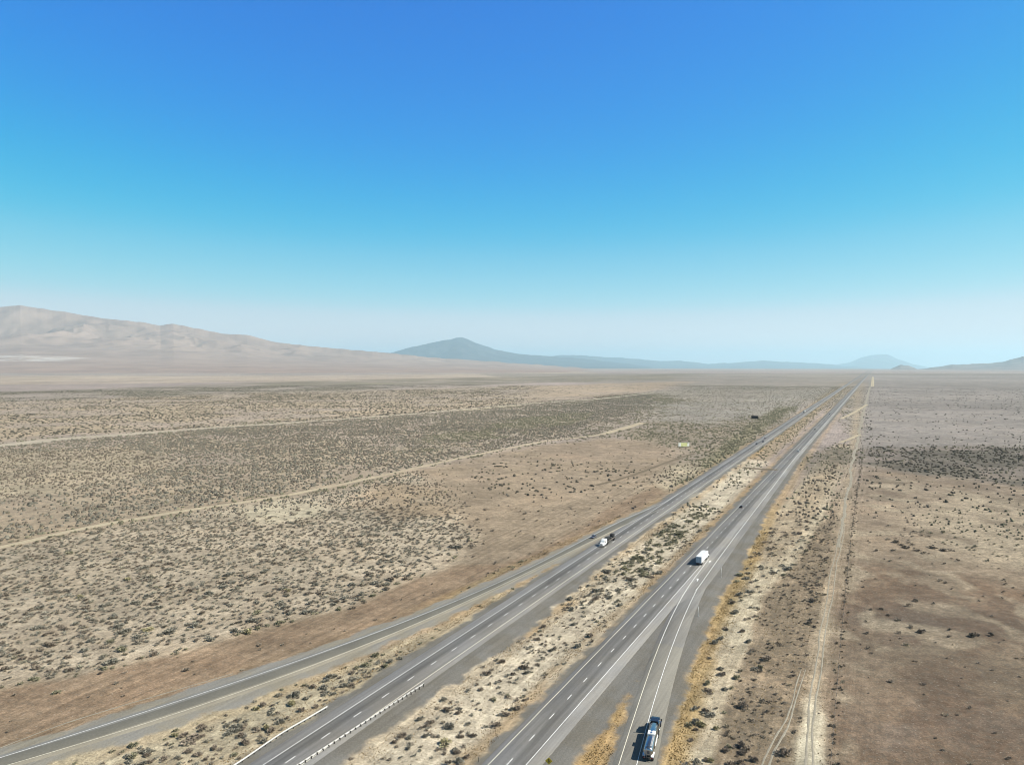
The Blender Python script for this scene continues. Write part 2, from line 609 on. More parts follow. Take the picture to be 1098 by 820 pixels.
zone([(630, 470), (690, 452), (760, 455), (830, 448), (850, 450), (812, 474), (770, 500), (728, 518), (700, 500), (745, 487), (690, 478)], (172, 158, 138), .035, 2.4, 1, .05, .45, .5)
zone([(740, 506), (790, 470), (850, 437), (862, 436), (845, 452), (816, 470), (782, 494), (745, 518), (715, 524)], (160, 152, 122), .06, 2.6, 1, .01, .5)
zone([(670, 520), (720, 500), (760, 495), (750, 512), (716, 528), (690, 533)], (200, 186, 160), .05, 1.8, 3, .015, .3)
# bare tan field and its bushes
zone([(430, 505), (500, 490), (575, 476), (640, 470), (700, 474), (738, 488), (705, 515), (660, 540), (610, 575), (540, 603), (480, 603), (505, 575), (470, 540)], (175, 157, 135), .006, 1.7, 3, .02, .25, .2)
zone([(560, 478), (660, 470), (720, 480), (700, 492), (600, 494)], (172, 154, 134), .001, 2.0, 3, .02, .1)
zone([(498, 506), (520, 494), (590, 491), (650, 500), (692, 505), (680, 520), (590, 532), (520, 524)], None, .011, 2.9, 2, .015, None)
# dense sage field
zone([(-900, 860), (-300, 655), (0, 588), (100, 566), (300, 534), (400, 515), (440, 505), (475, 535), (504, 572), (484, 598), (420, 625), (380, 642), (300, 665), (250, 682), (150, 706), (60, 726), (0, 733), (-300, 805), (-900, 1000)], (208, 193, 171), .24, 1.65, 0, .03, .35, .25)
zone([(255, 548), (300, 535), (345, 537), (340, 552), (290, 560)], (218, 206, 180), .02, 1.8, 0, .02, .1)
zone([(400, 515), (470, 520), (490, 548), (420, 555), (370, 540)], (190, 170, 144), .05, 1.9, 3, .03, .3)
# brown strip above the off ramp
zone([(-900, 1010), (-300, 812), (0, 737), (60, 729), (150, 709), (250, 685), (380, 645), (480, 602), (540, 600), (600, 576), (650, 545), (702, 520), (718, 528), (640, 572), (560, 608), (440, 662), (300, 708), (140, 762), (0, 808), (-300, 900)], (166, 143, 120), .008, 1.3, 3, .01, .35, .2)
zone([(450, 648), (500, 622), (555, 598), (580, 592), (545, 608), (500, 634), (455, 655)], (172, 155, 122), .07, 1.9, 1, .006, .4)
# between the off ramp and the westbound carriageway
zone([(-100, 870), (14, 830), (164, 783), (300, 737), (440, 680), (560, 622), (640, 582), (705, 547), (640, 590), (560, 643), (480, 692), (350, 772), (240, 845)], (206, 192, 164), .05, 1.4, 1, .004, .35)
zone([(20, 845), (150, 800), (250, 763), (330, 732), (400, 704), (470, 680), (490, 678), (430, 712), (340, 765), (230, 838)], (204, 192, 166), .42, 1.7, 0, .004, .35, .1)
zone([(500, 672), (560, 640), (625, 600), (650, 590), (610, 610), (560, 636), (520, 662)], (186, 146, 114), .004, 1.2, 3, .005, .1)
# median
_mx = [xy(d, s) for d, s in ((-114.5, 20), (-114.5, 720), (-83.5, 720), (-83.5, 20))]
Z.append((np.array(_mx), alb(222, 209, 186), .012, 1.6, 0, .006, .25, .1))
_mx = [xy(d, s) for d, s in ((-113, 720), (-113, 4000), (-85, 4000), (-85, 720))]
Z.append((np.array(_mx), alb(190, 170, 143), .03, 2.0, 1, .006, .4, .3))
for s0, s1, dd0, dd1, dn, sz, tn in ((20, 262, -106, -89, .17, 1.4, 0), (262, 330, -108, -89, .17, 1.8, 0), (300, 470, -106, -88, .14, 2.5, 1), (545, 700, -104, -89, .05, 2.0, 1)):
    Z.append((np.array([xy(d, s) for d, s in ((dd0, s0), (dd0, s1), (dd1, s1), (dd1, s0))]), None, dn, sz, tn, .02, None, .2))
# right hand verge
zone([(720, 860), (760, 700), (790, 640), (805, 600), (850, 540), (880, 500), (900, 478), (916, 478), (890, 550), (860, 600), (826, 640), (806, 700), (778, 770), (752, 860)], (217, 204, 178), .045, 2.2, 0, .006, .35)
zone([(800, 600), (850, 540), (885, 498), (905, 476), (916, 478), (900, 520), (870, 570), (840, 610)], (190, 172, 146), .035, 2.0, 3, .01, .45)
zone([(752, 860), (780, 765), (808, 700), (828, 640), (862, 600), (890, 555), (905, 530), (898, 585), (886, 640), (870, 740), (842, 860)], (158, 141, 119), .16, 1.15, 3, .008, .6)
zone([(842, 860), (866, 745), (882, 660), (892, 620), (903, 555), (912, 498), (918, 470), (924, 440), (930, 412), (934, 410), (933, 425), (929, 460), (923, 495), (912, 560), (903, 612), (891, 690), (886, 780), (888, 860)], (198, 180, 154), .015, .8, 3, .006, .5, .35)
zone([(846, 870), (860, 780), (872, 745), (884, 745), (889, 790), (886, 870)], (222, 212, 188), .004, .8, 3, .008, .15, .5)
zone([(872, 745), (881, 690), (889, 645), (899, 645), (893, 700), (886, 745)], (208, 192, 166), .004, .8, 3, .008, .2, .5)
# right hand field
zone([(888, 880), (893, 740), (905, 620), (925, 600), (1000, 606), (1098, 622), (1600, 700), (2400, 1200), (900, 1600)], (141, 120, 101), .006, 1.2, 3, .015, .45, 0)
zone([(905, 700), (1000, 690), (1098, 690), (1300, 720), (1200, 760), (1000, 740), (930, 770)], (170, 152, 130), .01, 1.0, 3, .06, .5, .8)
zone([(900, 660), (1000, 650), (1098, 650), (1300, 690), (1098, 690), (960, 690)], (128, 114, 102), .006, 1.2, 3, .06, .5, .7)
zone([(920, 770), (1000, 750), (1098, 770), (1098, 790), (960, 810)], (134, 120, 108), .006, 1.0, 3, .08, .5, .8)
zone([(905, 640), (912, 570), (924, 500), (1098, 520), (1600, 560), (1600, 700), (1098, 628), (1000, 612), (930, 606)], (168, 150, 130), .008, 1.6, 3, .03, .45)
zone([(985, 545), (1040, 530), (1200, 540), (1400, 600), (1150, 612), (1060, 602), (1000, 580)], (204, 187, 162), .03, 1.5, 1, .06, .5, .3)
zone([(895, 690), (940, 670), (990, 700), (960, 760), (905, 750)], (150, 133, 115), .008, 1.0, 3, .05, .4)
zone([(930, 486), (945, 480), (1098, 479), (1600, 474), (1600, 545), (1098, 519), (1000, 510), (950, 502), (928, 498)], (126, 119, 108), .034, 2.5, 2, .02, .6, .5)
zone([(925, 503), (1000, 511), (1098, 520), (1500, 545), (1500, 590), (1098, 548), (1000, 540), (922, 532)], None, .007, 2.5, 2, .03, None)
zone([(860, 495), (895, 480), (925, 482), (925, 496), (895, 503), (870, 510)], (140, 130, 115), .03, 2.0, 1, .02, .5)
zone([(893, 640), (960, 640), (1098, 660), (1098, 690), (960, 675), (890, 672)], None, .004, 2.6, 2, .03, None)

TRACK_FENCE = pts([(888, 900), (890, 830), (897, 740), (906, 640), (914, 565), (923, 500), (930, 455), (936, 412)])


def pave_gap(x, y):
    """metres outside the nearest paved edge (negative on the pavement) and how far gravel runs out there"""
    d, s = ds(x, y)
    sc = np.clip(s, 20, 26000)
    far = s < -50
    eb = np.maximum(eb_left(sc) - d, d - eb_right(sc))
    wb = np.maximum(wb_left(sc) - d, d - wb_right(sc))
    se_ = np.clip(s, 20, 329)
    er = np.maximum(er_ls(se_) - d, d - er_rs(se_)) / np.interp(s, [100, 300], [1.03, 1.0]) + np.maximum(0, s - 329)
    sx_ = np.clip(s, 20, 519)
    kk = np.interp(sx_, sx, kx)
    xr = np.maximum(xr_ls(sx_) - d, d - xr_rs(sx_)) / kk + np.maximum(0, s - 519)
    # gravel widths
    right = d > EB_D
    we = np.where(right, np.interp(s, [0, 150, 250, 330, 480, 700, 1200], [5.5, 7.0, 7.5, 8.5, 4.5, 4.0, 3.5]), np.interp(s, [0, 200, 400, 1000], [2.0, 2.0, 2.2, 3.2]))
    ww = np.where(d > WB_D, np.interp(s, [0, 150, 230, 300, 400, 900], [3.0, 5.5, 8.5, 4.5, 3.0, 2.5]), np.interp(s, [0, 60, 200, 260, 330, 900], [3.0, 3.2, 3.4, 3.0, 2.5, 2.4]))
    g = np.maximum.reduce([we - eb, ww - wb,
                           np.where(d < (er_left(se_)), np.interp(s, [0, 160, 215, 260], [.6, .8, 2.2, 5.0]), np.interp(s, [0, 160, 250, 330], [.8, 1.6, 6.0, 9.0])) - er,
                           np.interp(s, [0, 150, 300, 400], [4.2, 4.2, 3.2, 2.0]) - xr])
    # wedge between the eastbound carriageway and the on ramp is all gravel near the nose
    wedge = (d > eb_right(sc)) & (d < er_ls(se_)) & (s < 330)
    g = np.where(wedge & (s > 205), np.maximum(g, 2.0), g)
    gap = np.minimum.reduce([eb, wb, er, xr])
    global last_pale
    last_pale = 1 - sstep(0, 3, xr - np.minimum.reduce([eb, wb, er]))
    return gap, g, d, s


def height(x, y):
    gap, g, d, s = pave_gap(x, y)
    r = np.hypot(x, y)
    z = curv(x, y) - .10 * sstep(-.5, .5, gap) - .55 * sstep(2.0, 9.0, gap)
    near = 1 - sstep(600, 1400, r)
    z = z + near * sstep(7, 18, gap) * (-.5 * fbm(x / 45., y / 45., 5, 3) - .25 * fbm(x / 9., y / 9., 6, 2) + .3)
    return z, gap, g, d, s


def cover(x, y, want_soil=True):
    """soil colour, shrub density, size, tint, scrub share"""
    n = len(x)
    r = np.hypot(x, y) + 1
    k_ = 1 + np.minimum(r / 1200., 1.6)
    wx = x + r * .03 * k_ * (fbm(x / (r * .12), y / (r * .12), 21, 4) - .5) + 3.0 * (fbm(x / 14., y / 14., 23, 3) - .5)
    wy = y + r * .045 * k_ * (fbm(x / (r * .12), y / (r * .12), 31, 4) - .5) + 3.0 * (fbm(x / 14., y / 14., 33, 3) - .5)
    # noise grids in metres rather than in r, so the outline stays put from anywhere
    nr_ = (1 - sstep(400, 900, r))[:, None]
    soil = alb(181, 167, 160) * (1 - nr_) + alb(182, 163, 139) * nr_
    dens = np.full(n, .0); size = np.full(n, 2.2); tint = np.full(n, 1.0); scrub = np.full(n, .15)
    for zi, (P, c, dn, sz, tn, soft, sc, patch) in enumerate(Z):
        rp = np.hypot(P[:, 0], P[:, 1])
        pad = .06 * rp.max() + 8
        m = (wx > P[:, 0].min() - pad) & (wx < P[:, 0].max() + pad) & (wy > P[:, 1].min() - pad) & (wy < P[:, 1].max() + pad)
        if not m.any():
            continue
        sd = poly_sdf(P, wx[m], wy[m])
        f = np.maximum(1.0, soft * r[m])
        w = sstep(-f, f, sd)
        if patch:
            lam = float(np.clip(np.median(rp) * .05, 10, 220))
            pn = fbm(x[m] / lam, y[m] / lam, 300 + zi, 5)
            w = w * (1 - patch * sstep(.44, .66, pn))
        if c is not None:
            soil[m] = soil[m] * (1 - w[:, None]) + c * w[:, None]
        if dn is not None:
            dens[m] = dens[m] * (1 - w) + dn * w
        if sz is not None:
            size[m] = size[m] * (1 - w) + sz * w
        if tn is not None:
            tint[m] = np.where(w > .5, tn if tn else np.where(_hash(np.floor(x[m] * 3), np.floor(y[m] * 3), 5) < .4, 3, 0), tint[m])
        if sc is not None:
            scrub[m] = scrub[m] * (1 - w) + sc * w
    return soil, dens, size, tint, scrub


# ------------------------------------------------------------------ ground sheet
def lines(core0, core1, step, grow_lo, lo, grow_hi, hi):
    a = list(np.arange(core0, core1 + step / 2, step))
    st = step
    while a[-1] < hi:
        st *= grow_hi; a.append(a[-1] + st)
    st = step; b = [core0]
    while b[-1] > lo:
        st *= grow_lo; b.append(b[-1] - st)
    return np.array(b[:0:-1] + a)


gx = lines(-235, 330, 1.6, 1.03, -90000, 1.03, 90000)
gy = lines(140, 430, 1.6, 1.12, -70000, 1.012, 100000)
X, Y = np.meshgrid(gx, gy)
fx, fy = X.ravel(), Y.ravel()
gz, gap, gfield, gd, gs = height(fx, fy); gpale = last_pale.copy()
soil, dens, size, tint, scrub = cover(fx, fy)
# straw and rusty weeds fringing the gravel
edge = -gfield
wide = np.where(gd > EB_W, np.interp(gs, [0, 200, 350, 700, 1500], [6.5, 7.0, 7.0, 7.0, 6.0]), np.where(gd > -100, 6.0, 6.5))
fr = sstep(-1.5, .5, edge) * (1 - sstep(wide * .55, wide * 1.15, edge + 3 * (fbm(fx / 12., fy / 12., 41, 3) - .5)))
fr *= (1 - sstep(2500, 6000, np.hypot(fx, fy))) * np.maximum(.35 + .65 * sstep(.35, .6, fbm(gd / 6., gs / 25., 47, 3)), (gd > EB_W) * .85)
fcol = np.where((gd > EB_W)[:, None], alb(188, 161, 112), np.where((gd > -100)[:, None], alb(188, 162, 126), alb(184, 160, 128)))
or_ = fbm(gd / 10., gs / 40., 43, 3)[:, None]
fcol = fcol * (1 - sstep(.45, .62, or_) * .6) + alb(184, 152, 106) * sstep(.45, .62, or_) * .6
fk = np.where(gd > EB_W, np.interp(gs, [0, 400, 520], [.88, .88, .4]), np.where(gd < -113, np.interp(gs, [0, 200, 270], [.3, .3, .8]), .7)) * fr
soil = soil * (1 - fk[:, None]) + fcol * fk[:, None]
pl_ = sstep(.52, .68, fbm(fx / 16. + 3 * fbm(fx / 40., fy / 40., 71, 3), fy / 22., 73, 5)) * sstep(-16, -8, gd) * (1 - sstep(520, 900, np.hypot(fx, fy)))
soil = soil * (1 - .55 * pl_[:, None]) + alb(204, 189, 164) * .55 * pl_[:, None]
dk_ = sstep(.54, .70, fbm(fx / 20., fy / 26., 75, 5)) * sstep(-16, -8, gd) * (1 - sstep(520, 900, np.hypot(fx, fy)))
soil = soil * (1 - .45 * dk_[:, None]) + alb(112, 96, 84) * .45 * dk_[:, None]
scrub = scrub * (1 - .6 * fr)
rut = (1 - sstep(35, 80, gap)) * (1 - sstep(1500, 4000, np.hypot(fx, fy)))
rut = np.maximum(rut, sstep(-70, -45, gd) * (1 - sstep(-12, -4, gd)) * (gs > 0))

nx, ny = len(gx), len(gy)
idx = np.arange(nx * ny).reshape(ny, nx)
q = np.stack([idx[:-1, :-1], idx[:-1, 1:], idx[1:, 1:], idx[1:, :-1]], -1).reshape(-1, 4)
gme = quads_mesh('ground', np.c_[fx, fy, gz], q)
a = gme.attributes.new('soil', 'FLOAT_COLOR', 'POINT')
a.data.foreach_set('color', np.c_[soil, np.ones(len(fx))].astype(np.float32).ravel())
for nm, arr in (('gravel', np.clip(gfield, -60, 60)), ('scrub', scrub), ('rut', rut), ('pale', gpale)):
    a = gme.attributes.new(nm, 'FLOAT', 'POINT'); a.data.foreach_set('value', arr.astype(np.float32))
smooth(gme)


def ground_mat():
    m, nt, b = new_mat('desert ground'); N = NT(nt)
    pos = N.pos()
    soil = N.attr('soil').outputs['Color']; grav = N.attr('gravel').outputs['Fac']
    scrub = N.attr('scrub').outputs['Fac']; rut = N.attr('rut').outputs['Fac']
    flat = N.mapping(pos, 0, (1, 1, 0))
    road = N.mapping(N.mapping(flat, PHI, (1, 1, 1)), 0, (.55, .022, 1))     # x across the highway, y along it
    n06 = N.noise(flat, 1.6, 4, .65)
    n3 = N.noise(flat, .30, 4, .6)
    n12 = N.noise(flat, .07, 4, .6)
    n60 = N.noise(flat, .016, 5, .6, .4)
    n500 = N.noise(flat, .0022, 5, .6, .5)
    nst = N.noise(road, 1.0, 5, .65)
    v = N.math('MULTIPLY', N.ramp(n06, .27, .73, .72, 1.26), N.ramp(N.noise(flat, 5.0, 3, .7), .3, .7, .9, 1.1))
    n4k = N.noise(flat, .0005, 5, .65, .4)
    for n_, k in ((n3, .20), (n12, .17), (n60, .15), (n500, .13), (n4k, .12)):
        v = N.math('MULTIPLY', v, N.ramp(n_, .28, .72, 1 - k, 1 + k))
    st = N.ramp(nst, .3, .7, -.22, .22)
    v = N.math('MULTIPLY', v, N.math('ADD', 1.0, N.math('MULTIPLY', st, rut)))
    sc = N.node('ShaderNodeVectorMath', operation='SCALE'); N.link(soil, sc.inputs[0]); N.link(v, sc.inputs['Scale'])
    col = sc.outputs[0]
    # redder and paler drifts
    col = N.mix(N.ramp(n60, .5, .72, 0, .35), col, N.mix(1.0, col, (1.06, .97, .90), 'MULTIPLY'))
    col = N.mix(N.ramp(N.noise(flat, .11, 6, .75), .53, .66, 0, .6), col, N.mix(1.0, col, (1.36, 1.36, 1.34), 'MULTIPLY'))
    col = N.mix(N.ramp(N.noise(flat, .06, 7, .78, .3), .36, .47, .6, 0), col, N.mix(1.0, col, (.74, .72, .72), 'MULTIPLY'))
    # low scrub and dead stems too small to stand out
    th = N.math('SUBTRACT', N.noise(flat, .55, 4, .75), N.math('MULTIPLY', scrub, .16))
    sp = N.ramp(th, .36, .44, 1, 0)
    col = N.mix(N.math('MULTIPLY', sp, N.math('ADD', N.math('MULTIPLY', scrub, .75), .12)), col, N.mix(n3, (.078, .068, .055), (.125, .108, .082)))
    # pale stones and straw
    w = N.ramp(N.noise(flat, 1.05, 4, .85), .60, .67, 0, .7)
    col = N.mix(w, col, (.36, .335, .285))
    # gravel verge with a ragged edge
    g = N.math('ADD', grav, N.math('MULTIPLY', N.math('SUBTRACT', N.noise(flat, .09, 5, .6), .5), 11.0))
    g = N.math('ADD', g, N.math('MULTIPLY', N.math('SUBTRACT', n06, .5), 2.2))
    gm = N.ramp(g, -1.3, .9)
    gcol = N.mix(N.ramp(n12, .35, .65), (.130, .120, .101), (.146, .140, .127))
    gcol = N.mix(N.attr('pale').outputs['Fac'], gcol, N.mix(N.ramp(n12, .35, .65), (.205, .187, .148), (.198, .190, .170)))
    gs_ = N.node('ShaderNodeVectorMath', operation='SCALE'); N.link(gcol, gs_.inputs[0])
    N.link(N.math('MULTIPLY', N.ramp(n06, .2, .8, .88, 1.12), N.math('ADD', 1.0, N.math('MULTIPLY', st, .5))), gs_.inputs['Scale'])
    col = N.mix(gm, col, gs_.outputs[0])
    N.link(col, b.inputs['Base Color'])
    b.inputs['Roughness'].default_value = 1.0
    b.inputs['Specular IOR Level'].default_value = .1
    bp = N.node('ShaderNodeBump'); bp.inputs['Strength'].default_value = .5; bp.inputs['Distance'].default_value = .25
    N.link(N.math('ADD', n06, N.math('MULTIPLY', n3, 1.5)), bp.inputs['Height']); N.link(bp.outputs[0], b.inputs['Normal'])
    return m


M['ground'] = ground_mat()
structure('ground', gme, M['ground'], 'dry desert ground of pale sand, brown fields and gravel verges')


# ---- dirt tracks
def track_mat(name, c):
    m, nt, b = new_mat(name); N = NT(nt)
    pos = N.pos()
    a = N.attr('across').outputs['Fac']
    f = N.math('MULTIPLY', N.ramp(N.noise(pos, .9, 4, .7), .25, .75, .85, 1.12), N.ramp(N.noise(pos, .03, 3), .3, .7, .90, 1.08))
    ruts = N.ramp(N.math('ABSOLUTE', N.math('SUBTRACT', N.math('ABSOLUTE', a), .5)), 0, .35, 1.06, .88)
    n = N.node('ShaderNodeVectorMath', operation='SCALE'); n.inputs[0].default_value = c
    N.link(N.math('MULTIPLY', f, ruts), n.inputs['Scale'])
    N.link(n.outputs[0], b.inputs['Base Color']); b.inputs['Roughness'].default_value = 1
    b.inputs['Specular IOR Level'].default_value = .1
    return m


def catmull(P, step_rel=.006, step_min=2.0):
    P = np.array(P); out = []
    for i in range(len(P) - 1):
        p0 = P[max(i - 1, 0)]; p1 = P[i]; p2 = P[i + 1]; p3 = P[min(i + 2, len(P) - 1)]
        L = np.hypot(*(p2 - p1)); n = max(2, int(L / max(step_min, step_rel * np.hypot(*p1))))
        for t in np.arange(n) / n:
            out.append(.5 * (2 * p1 + (p2 - p0) * t + (2 * p0 - 5 * p1 + 4 * p2 - p3) * t * t + (3 * p1 - p0 - 3 * p2 + p3) * t ** 3))
    out.append(P[-1]); return np.array(out)


TR = []


def track(sight, width, mat, label, z=.07, jitter=.25, seed=1, wander=0.0):
    C = catmull(pts(sight))
    if wander:
        l_ = np.r_[0, np.cumsum(np.linalg.norm(np.diff(C, axis=0), axis=1))]
        C[:, 0] += (fbm(l_ / 38., l_ * 0 + seed, seed, 3) - .5) * 2 * wander
    T = np.gradient(C, axis=0); T /= np.linalg.norm(T, axis=1)[:, None]
    Nn = np.c_[T[:, 1], -T[:, 0]]
    w = np.interp(np.linspace(0, 1, len(C)), np.linspace(0, 1, len(np.atleast_1d(width))), np.atleast_1d(width)) if np.ndim(width) else np.full(len(C), width)
    along = np.r_[0, np.cumsum(np.linalg.norm(np.diff(C, axis=0), axis=1))]
    cols = []; acr = []
    for k in (-1, -.5, 0, .5, 1):
        j = (fbm(along / (w.mean() * 3), along * 0 + k * 3.3, seed, 3) - .5) * 2 * jitter if abs(k) == 1 else 0
        p = C + Nn * (k * w / 2 * (1 + j))[:, None]
        zz = height(p[:, 0], p[:, 1])[0] + z * (1 if abs(k) < 1 else .3) + np.hypot(p[:, 0], p[:, 1]) * 4e-5
        cols.append(np.c_[p, zz]); acr.append(np.full(len(C), k))
    V = np.stack(cols, 1); n = len(C)
    idx = np.arange(n * 5).reshape(n, 5)
    q = np.stack([idx[:-1, :-1], idx[:-1, 1:], idx[1:, 1:], idx[1:, :-1]], -1).reshape(-1, 4)
    me = quads_mesh('dirt_track', V.reshape(-1, 3), q)
    at2 = me.attributes.new('across', 'FLOAT', 'POINT'); at2.data.foreach_set('value', np.stack(acr, 1).astype(np.float32).ravel())
    TR.append((C, w))
    return structure('dirt_track', me, mat, label)


M['track_pale'] = track_mat('pale track dust', tuple(alb(214, 199, 172)))
M['track_grey'] = track_mat('grey track dust', tuple(alb(186, 178, 162)))
M['track_ash'] = track_mat('ashen track dust', tuple(alb(206, 195, 176)))
M['track_brown'] = track_mat('brown track dust', tuple(alb(140, 126, 108)))
track([(-260, 633), (-100, 604), (0, 585), (100, 563), (200, 546), (300, 531), (400, 511), (440, 502), (500, 489), (575, 474), (600, 470.5)], 6.0, M['track_pale'], 'long pale dirt road crossing the sage field')
track([(600, 470.5), (640, 466), (660, 461), (690, 452.5)], [6.0, 9, 14, 12], M['track_pale'], 'wider pale end of the dirt road beyond the tan field', seed=3)
track([(-300, 500), (0, 477), (60, 470.5), (150, 464), (230, 458), (300, 453.5), (440, 443.5), (500, 438), (560, 433), (640, 427.5), (700, 421)], [34, 30, 22, 18, 14, 14, 14], M['track_ash'], 'grey dirt road along the far edge of the sage field', seed=5)
track([(490, 440), (520, 437.3), (560, 434.2)], 16.0, M['track_pale'], 'short pale stretch of bare ground on the far dirt road', seed=6, z=.14)
track([(797, 500.5), (815, 502), (834, 504)], 9.0, M['track_brown'], 'dark dirt crossing through the median between both carriageways', seed=7, z=.3)
track([(901, 473.5), (912, 469.5), (922, 465)], 5.0, M['track_pale'], 'pale spur track by the fence beside the eastbound carriageway', seed=8)
track([(902, 448.5), (917, 441), (930, 433)], 6.0, M['track_pale'], 'thin far spur track running to the fence', seed=9)
track([(935.5, 414), (935.8, 408), (936.0, 403.5)], 14.0, M['track_pale'], 'white stretch of track on the far right of the highway', seed=10)
track([(806, 850), (822, 800), (842, 765), (862, 715)], [.55, .5, .4, .2], M['track_grey'], 'curving wheel rut through the brown scrub', seed=11, wander=1.1, jitter=.95, z=.05)
track([(817, 850), (829, 806), (846, 768), (864, 715)], [.55, .5, .4, .2], M['track_grey'], 'second wheel rut through the brown scrub', seed=12, wander=1.1, jitter=.95, z=.05)
track([(858, 850), (867, 780), (874, 705), (886, 650), (893, 605), (903, 560)], [.6, .5, .4, .4, .4, .3], M['track_grey'], 'pale rutted track running along the fence', seed=13, wander=1.1, jitter=.95, z=.05)
track([(866, 850), (875, 770), (881, 700), (890, 650), (897, 612), (906, 560)], [.6, .5, .4, .4, .4, .3], M['track_grey'], 'inner rut of the pale track beside the fence', seed=14, wander=1.1, jitter=.95, z=.05)
track([(900, 585), (908, 530), (915, 493), (921, 463), (928, 433), (933, 414)], [1.2, 2, 2.6, 3.4, 4.5, 5], M['track_grey'], 'pale track along the fence running straight to the horizon', seed=17, wander=2.5, jitter=.8, z=.06)
track([(0, 800), (60, 776), (120, 757), (190, 737), (250, 720)], .5, M['track_grey'], 'pale rut along the brown strip above the off ramp', seed=15, jitter=.7, z=.05)
track([(640, 519), (680, 508), (720, 493), (745, 485)], 4.0, M['track_brown'], 'faint brown track across the tan field', seed=16, jitter=.4)


def on_track(x, y):
    hit = np.zeros(len(x), bool)
    for C, w in TR:
        m = (x > C[:, 0].min() - 9) & (x < C[:, 0].max() + 9) & (y > C[:, 1].min() - 9) & (y < C[:, 1].max() + 9)
        if not m.any():
            continue
        xi, yi = x[m], y[m]; h = np.zeros(len(xi), bool)
        for i in range(len(C) - 1):
            e = C[i + 1] - C[i]
            t = np.clip(((xi - C[i, 0]) * e[0] + (yi - C[i, 1]) * e[1]) / (e @ e + 1e-9), 0, 1)
            h |= (xi - C[i, 0] - t * e[0]) ** 2 + (yi - C[i, 1] - t * e[1]) ** 2 < (w[i] / 2 + .7) ** 2
        hit[m] |= h
    return hit


# ------------------------------------------------------------------ shrubs
TINTS = np.array([(.185, .172, .138), (.180, .168, .112), (.085, .076, .060), (.175, .145, .112), (.23, .205, .12)])


def shrub_mat():
    m, nt, b = new_mat('desert shrub leaves'); N = NT(nt)
    t = N.attr('tint').outputs['Color']
    pos = N.node('ShaderNodeTexCoord').outputs['Object']
    f = N.ramp(N.noise(pos, 3.0, 3, .7), .25, .75, .72, 1.28)
    n = N.node('ShaderNodeVectorMath', operation='SCALE'); N.link(t, n.inputs[0]); N.link(f, n.inputs['Scale'])
    N.link(n.outputs[0], b.inputs['Base Color']); b.inputs['Roughness'].default_value = 1
    b.inputs['Specular IOR Level'].default_value = .05
    return m


M['shrub'] = shrub_mat()


def leafy(seed, nleaf):
    """a unit sagebrush about 1 m wide: sprays of leaf clumps over a low uneven dome, plus a few stems"""
    r = np.random.default_rng(seed)
    nl = r.integers(4, 8)
    lob = np.c_[r.uniform(-.30, .30, nl), r.uniform(-.30, .30, nl), r.uniform(.08, .22, nl), r.uniform(.16, .30, nl)]
    V = []; T = []
    for i in range(nleaf):
        L = lob[r.integers(nl)]
        a = r.uniform(0, 2 * PI); e = math.asin(r.uniform(-.15, 1))
        dr = np.array([math.cos(a) * math.cos(e), math.sin(a) * math.cos(e), math.sin(e) * .9])
        rad = L[3] * r.uniform(.55, 1.08)
        c = L[:3] + dr * rad; c[2] = max(c[2], .01)
        s = r.uniform(.05, .105)
        u = np.cross(dr, (0, 0, 1)) + r.normal(0, .35, 3); u /= np.linalg.norm(u)
        w = dr * r.uniform(.5, 1.2) + r.normal(0, .4, 3) + np.array((0, 0, .35)); w /= np.linalg.norm(w)
        k = len(V)
        V += [c - u * s, c + u * s, c + w * s * 2.0 + u * s * r.uniform(-.4, .4)]
        T.append((k, k + 1, k + 2))
    return np.array(V), np.array(T)


def lumpy(seed, nring=7):
    """coarser shrub for the middle distance"""
    r = np.random.default_rng(seed)
    V = []; T = []
    for l in range(2 if nring > 5 else 1):
        cx, cy = (r.uniform(-.2, .2), r.uniform(-.2, .2)) if nring > 5 else (0, 0)
        R = r.uniform(.28, .42) if nring > 5 else .5
        k = len(V); hh = r.uniform(.42, .62)
        for i in range(nring):
            a = 2 * PI * i / nring + r.uniform(-.3, .3); q = R * r.uniform(.7, 1.2)
            V.append((cx + q * math.cos(a), cy + q * math.sin(a), -.03))
        for i in range(nring):
            a = 2 * PI * (i + .5) / nring + r.uniform(-.3, .3); q = R * r.uniform(.5, .9)
            V.append((cx + q * math.cos(a), cy + q * math.sin(a), hh * r.uniform(.5, .95)))
        V.append((cx + r.uniform(-.08, .08), cy + r.uniform(-.08, .08), hh))
        for i in range(nring):
            j = (i + 1) % nring
            T += [(k + i, k + j, k + nring + i), (k + j, k + nring + j, k + nring + i), (k + nring + i, k + nring + j, k + 2 * nring)]
    return np.array(V), np.array(T)


def scatter(r0, r1, n_try_per_m2, half=math.radians(46)):
    area = half * (r1 ** 2 - r0 ** 2)
    n = int(area * n_try_per_m2)
    th = rng.uniform(-half, half, n); r = np.sqrt(rng.uniform(r0 ** 2, r1 ** 2, n))
    x, y = r * np.sin(th), r * np.cos(th)
    soil_, dens_, size_, tint_, sc_ = cover(x, y)
    clump = sstep(.28, .62, fbm(x / 7., y / 7., 51, 3)) * .75 + .5
    clump *= sstep(.22, .5, fbm(x / 38., y / 38., 53, 3)) * .6 + .6
    p = dens_ * clump / n_try_per_m2
    keep = rng.random(n) < p
    x, y, size_, tint_ = x[keep], y[keep], size_[keep], tint_[keep]
    z, gap_, g_, d_, s_ = height(x, y)
    ok = (g_ < -1.2) & (gap_ > 1.5)
    x, y, z, size_, tint_, d_, s_ = [q[ok] for q in (x, y, z, size_, tint_, d_, s_)]
    ok = ~on_track(x, y)
    x, y, z, size_, tint_, d_, s_ = [q[ok] for q in (x, y, z, size_, tint_, d_, s_)]
    sz = size_ * np.exp(rng.normal(0, .33, len(x))) * .92
    return x, y, z, sz, tint_, d_, s_


